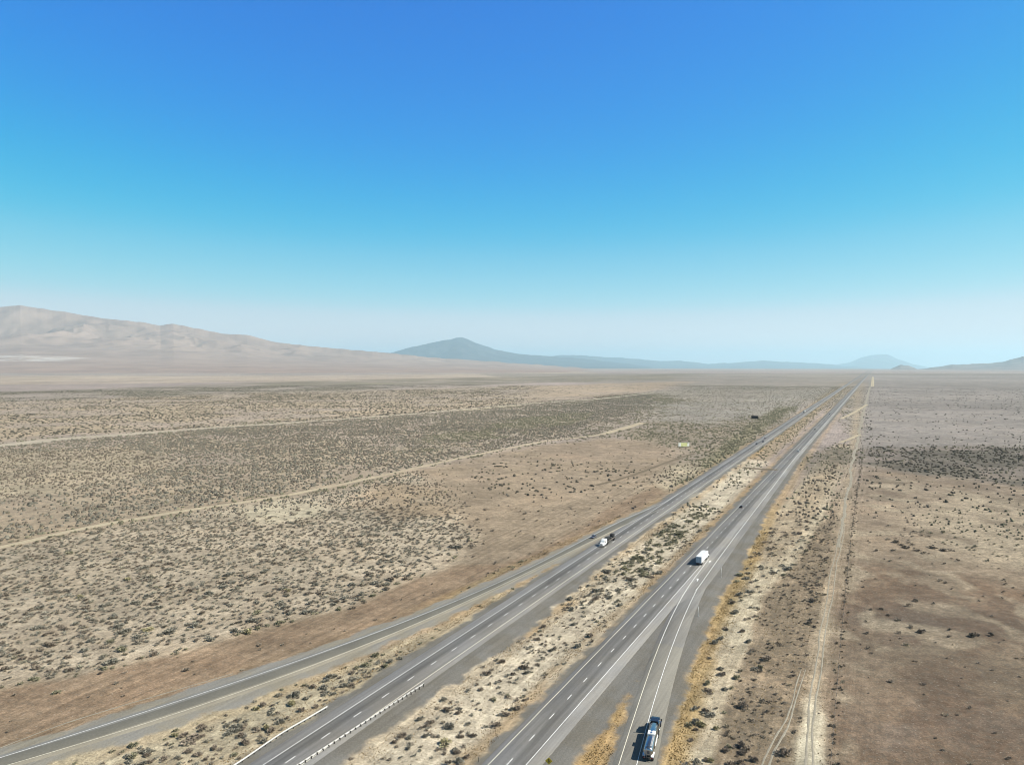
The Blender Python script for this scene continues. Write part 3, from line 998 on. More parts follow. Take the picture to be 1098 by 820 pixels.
def fence_weeds():
    C = catmull(TRACK_FENCE, .004, 1.5)
    out = []
    for p in C[:-1]:
        r = np.hypot(*p)
        if r > 800: break
        if rng.random() < .75:
            out.append((p[0] + rng.normal(0, .8), p[1] + rng.uniform(-1.5, 1.5), rng.uniform(.5, 1.5)))
    return np.array(out)


def pick_tint(t, n):
    c = TINTS[t.astype(int)]
    alt = TINTS[rng.choice([0, 1, 2, 3, 4], n, p=[.3, .25, .1, .25, .1])]
    w = rng.uniform(0, .55, n)[:, None] ** 1.5
    c = c * (1 - w) + alt * w
    return c * np.exp(rng.normal(0, .18, n))[:, None]


near = scatter(150, 470, .16)
mid_ = scatter(470, 1150, .12)
far_ = scatter(1150, 3400, .09)
fw = fence_weeds()
fwz, _, _, fwd, fws = height(fw[:, 0], fw[:, 1])
# hand placed dark bushes in the right hand field and by the gravel nose
hand = []
for px, py, w in [(952, 577, 4), (960, 580, 5), (966, 583, 4), (972, 586, 5), (978, 583, 3.6), (984, 589, 4.5), (990, 592, 4), (1000, 586, 5), (1010, 588, 4.2), (1018, 589, 3.6), (940, 589, 2.5), (955, 600, 2.4), (1008, 621, 3), (1014, 623, 3.4),
                  (976, 648, 3.2), (963, 663, 3), (930, 677, 2.4), (977, 671, 3), (988, 676, 3.4), (1046, 679, 3.2), (1018, 681, 2.4), (1064, 659, 2), (931, 693, 2.2), (971, 690, 2.6), (1050, 709, 1.6), (1064, 716, 1.6),
                  (608, 822, 1.7), (15, 742.5, 2.0), (38, 714.5, 3.0), (54, 717, 2.6)]:
    x_, y_ = at(px, py); hand.append((x_, y_, w * .8))
hand = np.array(hand)
hz, _, _, hd, hs = height(hand[:, 0], hand[:, 1])
near = [np.concatenate(p) for p in zip(near,
        (fw[:, 0], fw[:, 1], fwz, fw[:, 2], np.full(len(fw), 2.0), fwd, fws),
        (hand[:, 0], hand[:, 1], hz, hand[:, 2], np.full(len(hand), 3.0), hd, hs))]

# the 300 that show largest stand as objects of their own
nx_, ny_, nz_, nsz, nti, nd, ns = near
c_, s__ = math.cos(PITCH), math.sin(PITCH)
depth = ny_ * c_ - (nz_ - H) * s__
upx = 549 + F * nx_ / depth
vpx = 410 - F * (ny_ * s__ + (nz_ - H) * c_) / depth
inside = (upx > 3) & (upx < 1095) & (vpx < 817)
score = np.where(inside, nsz / np.hypot(depth, nx_), 0)
top = np.argsort(-score)[:300]
istop = np.zeros(len(nx_), bool); istop[top] = True

NV = 8
protos = []
for k in range(NV):
    for t in range(5):
        v, f = leafy(100 + k, 260)
        me = quads_mesh('sagebrush', v, f)
        rr = np.random.default_rng(k * 7 + t)
        c = np.repeat(1.35 * TINTS[t] * np.exp(rr.normal(0, .16, len(f)))[:, None], 3, 0)
        a = me.attributes.new('tint', 'FLOAT_COLOR', 'POINT'); a.data.foreach_set('color', np.c_[c, np.ones(len(v))].astype(np.float32).ravel())
        me.materials.append(M['shrub']); protos.append(me)

COLOUR_WORD = ['grey green', 'olive green', 'dark', 'brownish', 'yellowish']


def place_words(d, s, x, y):
    if d < WB_D and d < float(xr_top(np.array([s]))[0]):
        return 'left of the off ramp', 'sagebrush on the field left of the off ramp'
    if d < WB_D:
        return 'between off ramp and highway', 'sagebrush between off ramp and westbound carriageway'
    if d < EB_D:
        return 'on the median', 'sagebrush on the median'
    if d < float(er_left(np.array([min(s, 329)]))[0]):
        return 'on the on ramp wedge', 'sagebrush by the gravel nose'
    if d < -13:
        return 'right of the on ramp', 'sagebrush on the verge right of the on ramp'
    return 'right of the wire fence', 'sagebrush on the brown field'


MARKS = [(float(ds(*at(px, py))[1]), w_) for px, py, w_ in ((694, 800, 'the tanker truck'), (351, 759.5, 'the outer guardrail end'), (454, 735, 'the median guardrail end'),
         (748.9, 660, 'the nearer marker pole'), (773.4, 618.4, 'the farther marker pole'), (757, 596, 'the white box semi'), (649, 582, 'the flatbed truck'))]
for i in top:
    sz = float(nsz[i]); t = int(nti[i]) if rng.random() < .75 else int(rng.choice([0, 1, 3, 4]))
    o = link('sagebrush', protos[int(rng.integers(NV)) * 5 + t])
    o.location = (nx_[i], ny_[i], nz_[i] - .04)
    o.rotation_euler.z = rng.uniform(0, 2 * PI)
    o.scale = (sz, sz * rng.uniform(.75, 1.1), min(sz, 2.6) * rng.uniform(.75, 1.15))
    where, grp = place_words(nd[i], ns[i], nx_[i], ny_[i])
    sw = 'very large' if sz > 3.2 else 'large' if sz > 2.5 else 'medium' if sz > 1.9 else 'small'
    mk = min(MARKS, key=lambda q: abs(q[0] - ns[i]))[1]
    tag(o, f'{sw} {COLOUR_WORD[t]} sagebrush {where} level with {mk}', 'shrub', grp)


def bake(name, groups, label):
    """all the remaining shrubs as one mass"""
    Vs, Ts, Cs = [], [], []; base = 0
    for (x, y, z, sz, ti), protos_, hmax, shade in groups:
        n = len(x); pick = rng.integers(0, len(protos_), n)
        cols_all = pick_tint(ti, n) * shade
        ang = rng.uniform(0, 2 * PI, n); fl = rng.uniform(.75, 1.1, n); hh = np.minimum(sz, hmax) * rng.uniform(.75, 1.15, n)
        for k, (pv, pf) in enumerate(protos_):
            m = np.where(pick == k)[0]
            if not len(m): continue
            ca, sa_ = np.cos(ang[m]), np.sin(ang[m])
            px = pv[None, :, 0] * sz[m, None]; py = pv[None, :, 1] * (sz * fl)[m, None]
            vx = px * ca[:, None] - py * sa_[:, None] + x[m, None]
            vy = px * sa_[:, None] + py * ca[:, None] + y[m, None]
            vz = pv[None, :, 2] * hh[m, None] + z[m, None] - .04
            V = np.stack([vx, vy, vz], -1).reshape(-1, 3)
            nv = len(pv)
            T = (pf[None] + (np.arange(len(m)) * nv)[:, None, None]).reshape(-1, 3) + base
            C = np.repeat(cols_all[m], nv, 0) * np.exp(rng.normal(0, .12, len(V)))[:, None]
            Vs.append(V); Ts.append(T); Cs.append(C); base += len(V)
    V, T, C = np.concatenate(Vs), np.concatenate(Ts), np.concatenate(Cs)
    me = quads_mesh(name, V, T)
    a = me.attributes.new('tint', 'FLOAT_COLOR', 'POINT'); a.data.foreach_set('color', np.c_[C, np.ones(len(V))].astype(np.float32).ravel())
    o = link(name, me, M['shrub'])
    return tag(o, label, None, None, 'stuff')


rest = ~istop
leaf_p = [leafy(300 + k, 110) for k in range(6)]
lump_p = [lumpy(400 + k) for k in range(6)]
tiny_p = [lumpy(500 + k, 4) for k in range(4)]
bake('scrub_sagebrush', [((nx_[rest], ny_[rest], nz_[rest], nsz[rest], nti[rest]), leaf_p, 2.4, 1.3),
                         (mid_[:5], lump_p, 2.2, .74), (far_[:5], tiny_p, 2.2, .74)], 'thousands of sagebrush bushes dotting the desert plain')
print('shrubs', len(nx_), len(mid_[0]), len(far_[0]))


# dry grass and weeds along the verges
def grass():
    n = 260000
    d = rng.uniform(-150, -8, n); s = rng.uniform(90, 420, n) ** 1.0
    x, y = xy(d, s)
    z, gap_, g_, d_, s_ = height(x, y)
    e = -g_ + 3 * (fbm(x / 8., y / 8., 61, 3) - .5)
    p = sstep(.6, 1.6, e) * (1 - .88 * sstep(5, 9, e)) * np.where(d > EB_W, 1.0, .55)
    p *= sstep(.3, .6, fbm(x / 5., y / 5., 63, 3)) * .9 + .1
    k = (rng.random(n) < p * .9) & (gap_ > 1.2)
    k &= ~on_track(x, y)
    x, y, z, d, e = x[k], y[k], z[k], d[k], e[k]; n = len(x)
    ang = rng.uniform(0, PI, n); h = rng.uniform(.10, .32, n); w = rng.uniform(.08, .2, n)
    V = np.zeros((n, 6, 3))
    for q in range(2):
        ca, sa_ = np.cos(ang + q * 1.5), np.sin(ang + q * 1.5)
        V[:, q * 3 + 0] = np.c_[x - ca * w, y - sa_ * w, z - .05]
        V[:, q * 3 + 1] = np.c_[x + ca * w, y + sa_ * w, z - .05]
        V[:, q * 3 + 2] = np.c_[x + rng.normal(0, .12, n), y + rng.normal(0, .12, n), z + h]
    T = (np.array([[0, 1, 2], [3, 4, 5]])[None] + (np.arange(n) * 6)[:, None, None]).reshape(-1, 3)
    c = np.where((d > EB_W)[:, None], alb(192, 168, 122), alb(188, 168, 136)) * np.exp(rng.normal(0, .2, n))[:, None]
    dk = rng.random(n) < .14
    c[dk] = alb(150, 126, 90)
    og = rng.random(n) < .2
    c[og] = alb(184, 152, 106)
    me = quads_mesh('dry_grass', V.reshape(-1, 3), T)
    a = me.attributes.new('tint', 'FLOAT_COLOR', 'POINT'); a.data.foreach_set('color', np.c_[np.repeat(c, 6, 0), np.ones(n * 6)].astype(np.float32).ravel())
    o = link('dry_grass', me, M['shrub'])
    tag(o, 'straw coloured dry grass fringing the road verges', None, None, 'stuff')


grass()


# ------------------------------------------------------------------ mountains
def rock_mat(name, c1, c2, c3):
    m, nt, b = new_mat(name); N = NT(nt)
    pos = N.pos()
    t = N.attr('shade').outputs['Fac']
    n1 = N.noise(pos, .0016, 6, .65, .6); n2 = N.noise(pos, .0005, 4, .6)
    col = N.mix(N.ramp(n1, .38, .64), c1, c2)
    col = N.mix(N.ramp(n2, .45, .65, 0, .6), col, c3)
    col = N.mix(t, col, (.56, .54, .50))
    N.link(col, b.inputs['Base Color']); b.inputs['Roughness'].default_value = 1
    b.inputs['Specular IOR Level'].default_value = .05
    return m


def mountain(name, sky, knots, mat, rough, seed, label, back=1.5, crest_noise=0.0, playa=False, nr=100, db=.9):
    """sky = crest sightings (px, py); knots = [(depth, share of crest height)] rising to the crest"""
    sky = np.array(sky, float)
    pxs = np.arange(sky[0, 0], sky[-1, 0] + .1, db)
    cy = np.interp(pxs, sky[:, 0], sky[:, 1])
    jag = (fbm(pxs / 9., pxs * 0, seed, 4) - .5) * crest_noise
    kn = np.array(knots, float)
    yc = kn[-1, 0]
    ts = np.concatenate([np.linspace(kn[0, 0], yc, nr), np.linspace(yc, yc * back, nr // 3)[1:]])
    PX, YY = np.meshgrid(pxs, ts)
    CY = np.tile(cy, (len(ts), 1))
    Xc, _, Zc = at_depth(PX, CY, yc)
    Xw = Xc / yc * YY
    base = curv(Xw, YY) - 3
    share = np.interp(YY, kn[:, 0], kn[:, 1])
    over = YY > yc
    share = np.where(over, 1 - ((YY - yc) / (yc * (back - 1))) ** 1.0, share)
    Hc = np.maximum(Zc - (curv(Xc, yc) - 3), 0)
    lam = rough
    rid = 1 - np.abs(2 * fbm(Xw / lam, YY / lam, seed + 9, 4) - 1)
    rid2 = 1 - np.abs(2 * fbm(Xw / (lam * .35), YY / (lam * .35), seed + 19, 3) - 1)
    cut = (1 - (.75 * rid + .25 * rid2)) * 1.5
    slope = np.clip(share * 1.6 - .12, 0, 1)
    w = slope * np.where(over, 0.0, np.clip((1 - share) * 4, 0, 1))
    z = base + Hc * share * (1 - np.clip(cut, 0, .6) * .6 * w) - np.tile(jag, (len(ts), 1)) / F * yc * share ** 6
    V = np.stack([Xw, YY, z], -1).reshape(-1, 3)
    n, k = PX.shape
    idx = np.arange(n * k).reshape(n, k)
    q = np.stack([idx[:-1, :-1], idx[:-1, 1:], idx[1:, 1:], idx[1:, :-1]], -1).reshape(-1, 4)
    me = quads_mesh(name, V, q); smooth(me)
    sh = np.zeros(n * k)
    if playa:
        e = (YY - 12600) / 1500.0 + (fbm(Xw / 900., YY / 300., 77, 3) - .5) * 1.2
        lim = sstep(-7350, -7900, Xw + 500 * (fbm(YY / 300., Xw * 0, 78, 2) - .5))
        sh = ((np.abs(e) < .5) * lim).ravel() * (.45 * (fbm(Xw / 600., YY / 120., 79, 3) > .42).ravel())
    a = me.attributes.new('shade', 'FLOAT', 'POINT'); a.data.foreach_set('value', sh.astype(np.float32))
    return structure(name, me, mat, label)


M['rock_near'] = rock_mat('pale desert range', (.275, .208, .172), (.22, .168, .142), (.30, .232, .192))
M['rock_far'] = rock_mat('distant dark range', (.060, .062, .066), (.040, .043, .048), (.08, .076, .076))
M['rock_right'] = rock_mat('right hand hills', (.21, .175, .155), (.12, .11, .10), (.24, .20, .18))
mountain('mountain', [(-420, 338), (-300, 326), (-200, 332), (-100, 324), (-40, 329), (0, 329.5), (22, 327), (45, 331), (70, 334.5), (110, 341), (150, 345.5), (172, 349), (186, 347), (205, 351), (240, 358), (265, 359), (290, 366), (330, 371), (370, 374.5), (410, 377.5), (440, 381), (480, 384.5), (520, 387), (580, 391), (640, 396), (690, 400)],
         [(8500, 0), (12000, .10), (14500, .22), (16500, .38), (18500, .62), (21000, 1)], M['rock_near'], 2600., 3, 'long pale eroded mountain range along the left skyline', crest_noise=1.6, playa=True, nr=200)
mountain('mountain', [(360, 391), (400, 383), (424, 377), (440, 372.5), (455, 369.5), (470, 366), (482, 364.3), (490, 361.6), (496, 361.2), (502, 364.0), (510, 367.8), (530, 374), (548, 378.5), (580, 381), (620, 384), (660, 388), (700, 394)],
         [(33000, 0), (37000, .12), (41000, .42), (46000, 1)], M['rock_far'], 4200., 13, 'blue conical peak standing in the middle of the skyline', crest_noise=1.6)
mountain('mountain', [(540, 392), (580, 383), (600, 381), (623, 380.6), (657, 383.5), (687, 384.8), (707, 387), (727, 386.5), (760, 389.8), (782, 389), (819, 386.6), (850, 388), (882, 390), (915, 393), (950, 396)],
         [(46000, 0), (50000, .15), (54000, .5), (58000, 1)], M['rock_far'], 5200., 23, 'low blue ridge trailing right of the conical peak', crest_noise=1.4)
mountain('mountain', [(870, 395), (900, 390.5), (912, 388), (923, 383.7), (934, 380.7), (942, 380), (951, 379.8), (962, 384.5), (976, 389.5), (1000, 395)],
         [(62000, 0), (66000, .2), (70000, .6), (74000, 1)], M['rock_far'], 5200., 33, 'pale blue hazy peak behind the end of the highway', crest_noise=1.0)
mountain('mountain', [(945, 400), (958, 394.5), (966, 391.3), (974, 391.8), (984, 396), (1002, 393.5), (1021, 390.2), (1040, 390.6), (1056, 389.8), (1076, 387.5), (1098, 382), (1130, 378), (1180, 380), (1230, 372), (1300, 370), (1420, 378), (1500, 385)],
         [(17000, 0), (19500, .18), (21500, .5), (23500, 1)], M['rock_right'], 1800., 43, 'low dark hills at the right edge of the skyline', crest_noise=2.0)

# ------------------------------------------------------------------ vehicles (local frame: +Y forward, wheels on z = 0)
def empty(name, label, cat, group=None):
    o = bpy.data.objects.new(name, None); COL.objects.link(o)
    o.empty_display_size = .5
    return tag(o, label, cat, group)


def copy_tree(o, parent=None):
    c = o.copy(); COL.objects.link(c)
    if parent is not None:
        c.parent = parent
    for ch in [q for q in bpy.data.objects if q.parent == o]:
        copy_tree(ch, c)
    return c


def put(o, d, s, heading=PHI, z=.185):
    x, y = xy(d, s)
    o.location = (x, y, float(curv(x, y)) + z)
    o.rotation_euler = (0, 0, -heading)
    return o


def wheel(parent, x, y, r=.51, w=.28, rim='alu'):
    m = MB()
    prof = [(.55 * r, -.5), (.93 * r, -.5), (r, -.36), (r, .36), (.93 * r, .5), (.55 * r, .5)]
    n = 20
    rings = [[(x + px * w, y + pr * math.cos(t), r + pr * math.sin(t)) for t in np.arange(n) * 2 * PI / n] for pr, px in prof]
    m.loft(rings, cap=False)
    t = m.build('wheel', M['rubber'], parent)
    k = MB(); k.tube((x - w * .42, y, r), (x + w * .42, y, r), .56 * r, 14); k.tube((x - w * .5, y, r), (x + w * .5, y, r), .2 * r, 8)
    k.build('rim', M[rim], t)
    return t


def tractor(root, y0, body, sleeper=True, roof_fairing=False, rim='alu', stacks=True):
    """conventional tractor unit, its rear end at y0; returns the length"""
    L = 7.2 if sleeper else 5.9
    ch = MB(); ch.box((-.42, y0 + L / 2 - .3, .80), (.12, L - .4, .28)); ch.box((.42, y0 + L / 2 - .3, .80), (.12, L - .4, .28))
    ch.box((0, y0 + .3, .8), (.84, .14, .2)); ch.box((0, y0 + 2.2, .8), (.84, .14, .2))
    ch.build('chassis', M['dark'], root)
    MB().tube((0, y0 + 1.25, .95), (0, y0 + 1.25, 1.14), .48, 16).build('fifth_wheel', M['dark'], root)
    yc = y0 + (3.1 if sleeper else 2.5)
    cabw = 2.35
    c = MB()
    if sleeper:
        c.section(rrect(cabw, 2.35, .18, 1.0), [yc - .75, yc - .70, yc + 1.05], [(.96, .97, 1.0), (1, 1, 1.0), (1, 1.0, 1.0)])
    y1 = yc + 1.05 if sleeper else yc - .3
    c.section(rrect(cabw * .97, 2.05 if not roof_fairing else 2.3, .2, 1.0), [y1, y1 + 1.1, y1 + 1.75], [(1, 1.08, 1.0), (.98, 1.03, 1.0), (.90, .52, 1.0)])
    c.build('cab', M[body], root, False)
    if roof_fairing:
        f = MB(); f.section(rrect(cabw * .95, .75, .25, 3.1), [yc - .6, yc + .5, yc + 1.8], [(1, 1, 3.1), (1, .9, 3.1), (.8, .12, 3.1)])
        f.build('roof_fairing', M[body], root)
    yh = y1 + 1.55
    h = MB(); h.section(rrect(1.75, 1.15, .22, .85), [yh, yh + 1.2, yh + 1.9, yh + 2.0], [(1.1, 1.1, .85), (1, 1.0, .85), (.92, .93, .85), (.86, .85, .9)])
    h.build('hood', M[body], root)
    MB().box((0, yh + 2.02, 1.28), (1.0, .06, .75)).build('grille', M['chrome'], root)
    MB().section(rrect(2.35, .38, .08, .42), [yh + 1.95, yh + 2.15], None).build('bumper', M['chrome'], root)
    g = MB()
    g.add([(-.95, y1 + 1.16, 2.72), (.95, y1 + 1.16, 2.72), (.98, y1 + 1.70, 2.12), (-.98, y1 + 1.70, 2.12)], [(0, 1, 2, 3)])
    g.build('windscreen', M['glass'], root)
    for s in (-1, 1):
        MB().box((s * 1.165, y1 + .72, 2.35), (.03, .72, .62)).build('side_window', M['glass'], root)
        MB().box((s * 1.05, yh + .95, .92), (.42, 1.35, .32), (.9, .7)).build('fender', M[body], root)
        MB().box((s * .78, yh + 1.98, 1.15), (.26, .1, .24)).build('headlight', M['lamp'], root)
        mm = MB(); mm.box((s * 1.42, y1 + 1.25, 2.35), (.26, .12, .62)); mm.tube((s * 1.15, y1 + 1.25, 2.6), (s * 1.36, y1 + 1.25, 2.6), .03, 6)
        mm.tube((s * 1.15, y1 + 1.25, 2.1), (s * 1.36, y1 + 1.25, 2.1), .03, 6)
        mm.build('mirror', M['black'], root)
        ft = MB(); ft.tube((s * .95, yc - .3, .82), (s * .95, yc + 1.2, .82), .31, 14); ft.build('fuel_tank', M['alu'], root, True)
        if stacks:
            e = MB(); e.tube((s * 1.12, yc - .92, 1.0), (s * 1.12, yc - .92, 3.9), .085, 10); e.build('exhaust_stack', M['chrome'], root, True)
        wheel(root, s * 1.05, yh + .95, .51, .29, rim)
        for k in (.65, 1.95) if True else ():
            wheel(root, s * .93, y0 + k, .51, .58, rim)
        MB().box((s * .95, y0 + 1.3, 1.12), (.62, 2.3, .05)).build('mudguard', M['dark'], root)
    return L


def tail(root, x, y, z, mat='red'):
    MB().box((x, y, z), (.22, .05, .12)).build('tail_light', M[mat], root)


# ---- tanker
def tanker():
    root = empty('tanker_truck', 'polished silver tanker truck with black tractor stopped on the on ramp shoulder', 'truck')
    Lt = 12.6
    n = 28
    def ring(y, rx, rz, zc):
        return [(rx * math.cos(t), y, zc + rz * math.sin(t)) for t in np.arange(n) * 2 * PI / n]
    zc = 2.22
    t = MB().loft([ring(.05, .55, .5, zc - .05), ring(.12, .95, .85, zc - .03), ring(.3, 1.1, 1.0, zc), ring(.42, 1.16, 1.06, zc), ring(6.0, 1.16, 1.06, zc),
                   ring(Lt - .45, 1.16, 1.06, zc + .12), ring(Lt - .3, 1.1, 1.0, zc + .12), ring(Lt - .1, .9, .8, zc + .1), ring(Lt - .02, .5, .45, zc + .08)])
    tank = t.build('tank', M['tank'], root, True)
    for y in (1.2, 3.2, 5.2, 9.4, 11.2):
        b = MB().loft([ring(y - .05, 1.185, 1.085, zc + .06 * y / Lt), ring(y + .05, 1.185, 1.085, zc + .06 * y / Lt)], False)
        b.build('band', M['alu'], tank, True)
    c = MB(); c.box((0, 7.1, zc + 1.15), (1.9, 1.9, .26), (.92, .95)); c.box((0, 7.1, zc + 1.30), (1.0, 1.2, .06))
    c.build('spill_box', M['white'], root)
    for y in (6.7, 7.5):
        MB().tube((0, y, zc + 1.30), (0, y, zc + 1.42), .28, 14).build('manhole', M['alu'], root)
    w = MB(); w.box((.62, 3.9, zc + .98), (.42, 5.4, .05)); w.tube((.80, 1.4, zc + 1.2), (.80, 6.3, zc + 1.2), .025, 6)
    w.build('walkway', M['galv'], root)
    for s in (-1, 1):
        h = MB(); h.tube((s * 1.05, 5.2, 1.30), (s * 1.05, 10.4, 1.30), .16, 10); h.build('hose_tube', M['white'], root, True)
        f = MB()
        for k in range(9):
            a0, a1 = PI * k / 9, PI * (k + 1) / 9
        f.loft([[(s * 1.0 - .34, 1.45 + 1.28 * math.cos(a), 1.08 + .12 * math.sin(a)), (s * 1.0 + .34, 1.45 + 1.28 * math.cos(a), 1.08 + .12 * math.sin(a)), (s * 1.0 + .34, 1.45 + 1.28 * math.cos(a), 1.12 + .14 * math.sin(a)), (s * 1.0 - .34, 1.45 + 1.28 * math.cos(a), 1.12 + .14 * math.sin(a))] for a in np.linspace(0, PI, 9)])
        f.build('fender', M['white'] if s > 0 else M['alu'], root)
        for y in (.85, 2.1):
            wheel(root, s * .95, y, .51, .58)
        l = MB(); l.tube((s * .7, 9.6, .2), (s * .7, 9.6, 1.3), .06, 8); l.box((s * .7, 9.6, .18), (.3, .3, .06)); l.build('landing_leg', M['dark'], root)
        tail(root, s * .95, -.12, .95)
    MB().box((.55, 5.6, .95), (.9, 1.3, .55)).build('valve_box', M['dark'], root)
    fr = MB(); fr.box((0, 1.5, .98), (1.1, 3.4, .22)); fr.build('subframe', M['dark'], root)
    MB().box((0, 9.8, 1.12), (1.0, 4.4, .14)).build('coupler_plate', M['dark'], root)
    MB().box((0, -.1, .62), (2.3, .12, .16)).build('bumper', M['dark'], root)
    ld = MB(); ld.tube((-.35, -.02, .8), (-.35, .02, 3.2), .03, 6); ld.tube((-.75, -.02, .8), (-.75, .02, 3.2), .03, 6)
    for k in range(7): ld.tube((-.75, -.01, 1.0 + k * .34), (-.35, -.01, 1.0 + k * .34), .02, 6)
    ld.build('ladder', M['alu'], root)
    pl = MB(); pl.box((0, .03, 2.2), (.75, .03, .75)); pl.build('placard', M['sign_back'], root)
    tractor(root, Lt - 1.9, 'black', sleeper=True)
    return root


def box_semi(body='white', Lt=12.4, label=''):
    root = empty('semi_truck', label, 'truck', 'semi trucks with box trailers')
    w, h, z0 = 2.6, 2.85, 1.18
    b = MB(); b.box((0, Lt / 2, z0 + h / 2), (w, Lt, h)); tr = b.build('trailer_body', M['white'], root)
    MB().box((0, Lt / 2, z0 + h + .02), (w - .02, Lt - .02, .04)).build('trailer_roof', M['roof_white'], root)
    for s in (-1, 1):
        d = MB().box((s * .63, -.025, z0 + h / 2), (1.2, .05, h - .16)).build('rear_door', M['door_grey'], root)
        k = MB(); k.tube((s * .2, -.07, z0 + .1), (s * .2, -.07, z0 + h - .15), .025, 6); k.build('lock_rod', M['galv'], d)
        MB().box((s * 1.27, Lt / 2, z0 + .05), (.1, Lt - .1, .16)).build('side_rail', M['galv'], root)
        for y in (1.3, 2.55):
            wheel(root, s * .96, y, .51, .58)
        l = MB(); l.tube((s * .75, Lt - 2.8, .2), (s * .75, Lt - 2.8, 1.2), .06, 8); l.box((s * .75, Lt - 2.8, .18), (.3, .3, .06)); l.build('landing_leg', M['dark'], root)
        tail(root, s * 1.0, -.08, 1.05)
        mf = MB(); mf.box((s * .95, .45, .62), (.6, .03, .8)); mf.build('mud_flap', M['rubber'], root)
    u = MB(); u.box((0, .1, .55), (2.3, .1, .12)); u.box((-.7, .1, .85), (.1, .1, .6)); u.box((.7, .1, .85), (.1, .1, .6)); u.build('underride_bar', M['dark'], root)
    f = MB(); f.box((0, 1.95, .95), (1.1, 3.0, .3)); f.build('bogie_frame', M['dark'], root)
    MB().box((0, Lt / 2, z0 - .06), (1.0, Lt - .4, .14)).build('subframe', M['dark'], root)
    tractor(root, Lt - 2.1, body, sleeper=Lt > 12, roof_fairing=True, stacks=False)
    return root


def flatbed():
    root = empty('flatbed_truck', 'white flatbed truck carrying black tarped loads on the westbound carriageway', 'truck')
    Lt = 13.4
    MB().box((0, Lt / 2, 1.42), (2.55, Lt, .14)).build('deck', M['deck'], root)
    for s in (-1, 1): MB().box((s * .45, Lt / 2, 1.18), (.16, Lt - .6, .36)).build('frame_rail', M['dark'], root)
    MB().box((0, Lt - .08, 2.1), (2.5, .1, 1.3)).build('headboard', M['alu'], root)
    def lump(y, L, w, h, seed):
        r = np.random.default_rng(seed); rings = []
        for k in np.linspace(0, 1, 7):
            e = 1 - .35 * abs(2 * k - 1) ** 3
            rings.append([(x * e * r.uniform(.93, 1.04), y + L * k, 1.49 + (z - 1.49) * e * r.uniform(.93, 1.03)) for x, z in rrect(w, h, .3, 1.49, 3)])
        MB().loft(rings).build('tarped_load', M['tarp'], root)
    lump(8.4, 3.6, 2.3, 1.9, 1); lump(4.8, 2.4, 2.1, 1.2, 2); lump(.5, 3.1, 2.25, 2.0, 3)
    for s in (-1, 1):
        for y in (1.2, 2.5): wheel(root, s * .95, y, .5, .58)
        tail(root, s * .95, -.04, 1.2)
        l = MB(); l.tube((s * .75, 9.6, .2), (s * .75, 9.6, 1.3), .06, 8); l.box((s * .75, 9.6, .18), (.3, .3, .06)); l.build('landing_leg', M['dark'], root)
    tractor(root, Lt - 2.0, 'white', sleeper=True, stacks=True)
    return root


def car(paint_, label, suv=False):
    root = empty('car', label, 'car', 'cars on the highway')
    L, W = (4.9, 1.92) if suv else (4.7, 1.82)
    hb = 1.05 if suv else .92; ht = 1.75 if suv else 1.44
    prof = [(-L / 2, .42), (-L / 2 + .03, .75), (-L / 2 + .12, hb), (-L / 2 + .9, hb + .03), (L / 2 - 1.35, hb), (L / 2 - .35, hb - .14), (L / 2 - .04, .70), (L / 2, .40), (L / 2 - .2, .22), (-L / 2 + .2, .24)]
    m = MB()
    rings = []
    for x, k in ((-W / 2, .90), (-W / 2 + .06, 1.0), (W / 2 - .06, 1.0), (W / 2, .90)):
        rings.append([(x, y * (.985 if abs(x) == W / 2 else 1), .55 + (z - .55) * k) for y, z in prof])
    m.loft(rings); m.build('body', M[paint_], root)
    a, b_, c, d = (-L / 2 + (.10 if suv else .55), -L / 2 + (.45 if suv else 1.25), L / 2 - 2.25, L / 2 - 1.35)
    zb = hb + .01
    def gh(inset, y0, y1, y2, y3, z0, z1, name, mat):
        w0, w1 = W / 2 - .08 - inset, W / 2 - .26 - inset
        vs = [(-w0, y0, z0), (w0, y0, z0), (w0, y3, z0), (-w0, y3, z0), (-w1, y1, z1), (w1, y1, z1), (w1, y2, z1), (-w1, y2, z1)]
        MB().add(vs, [(3, 2, 1, 0), (4, 5, 6, 7), (0, 1, 5, 4), (1, 2, 6, 5), (2, 3, 7, 6), (3, 0, 4, 7)]).build(name, mat, root)
    gh(0, a, b_, c, d, zb - .05, ht - .06, 'windows', M['glass'])
    gh(.155, b_ - .02, b_ + .05, c - .08, c + .02, ht - .065, ht, 'roof', M[paint_])
    for s in (-1, 1):
        MB().box((s * W * .38, L / 2 - .06, .66), (.34, .14, .14)).build('headlight', M['lamp'], root)
        MB().box((s * W * .38, -L / 2 + .04, .80), (.32, .1, .16)).build('tail_light', M['red'], root)
        MB().box((s * (W / 2 + .08), c + .35, hb + .08), (.16, .1, .12)).build('mirror', M[paint_], root)
        for y in (-L / 2 + .88, L / 2 - .92): wheel(root, s * (W / 2 - .12), y, .34, .22)
    return root


def loc(px, py):
    return ds(*at(px, py))


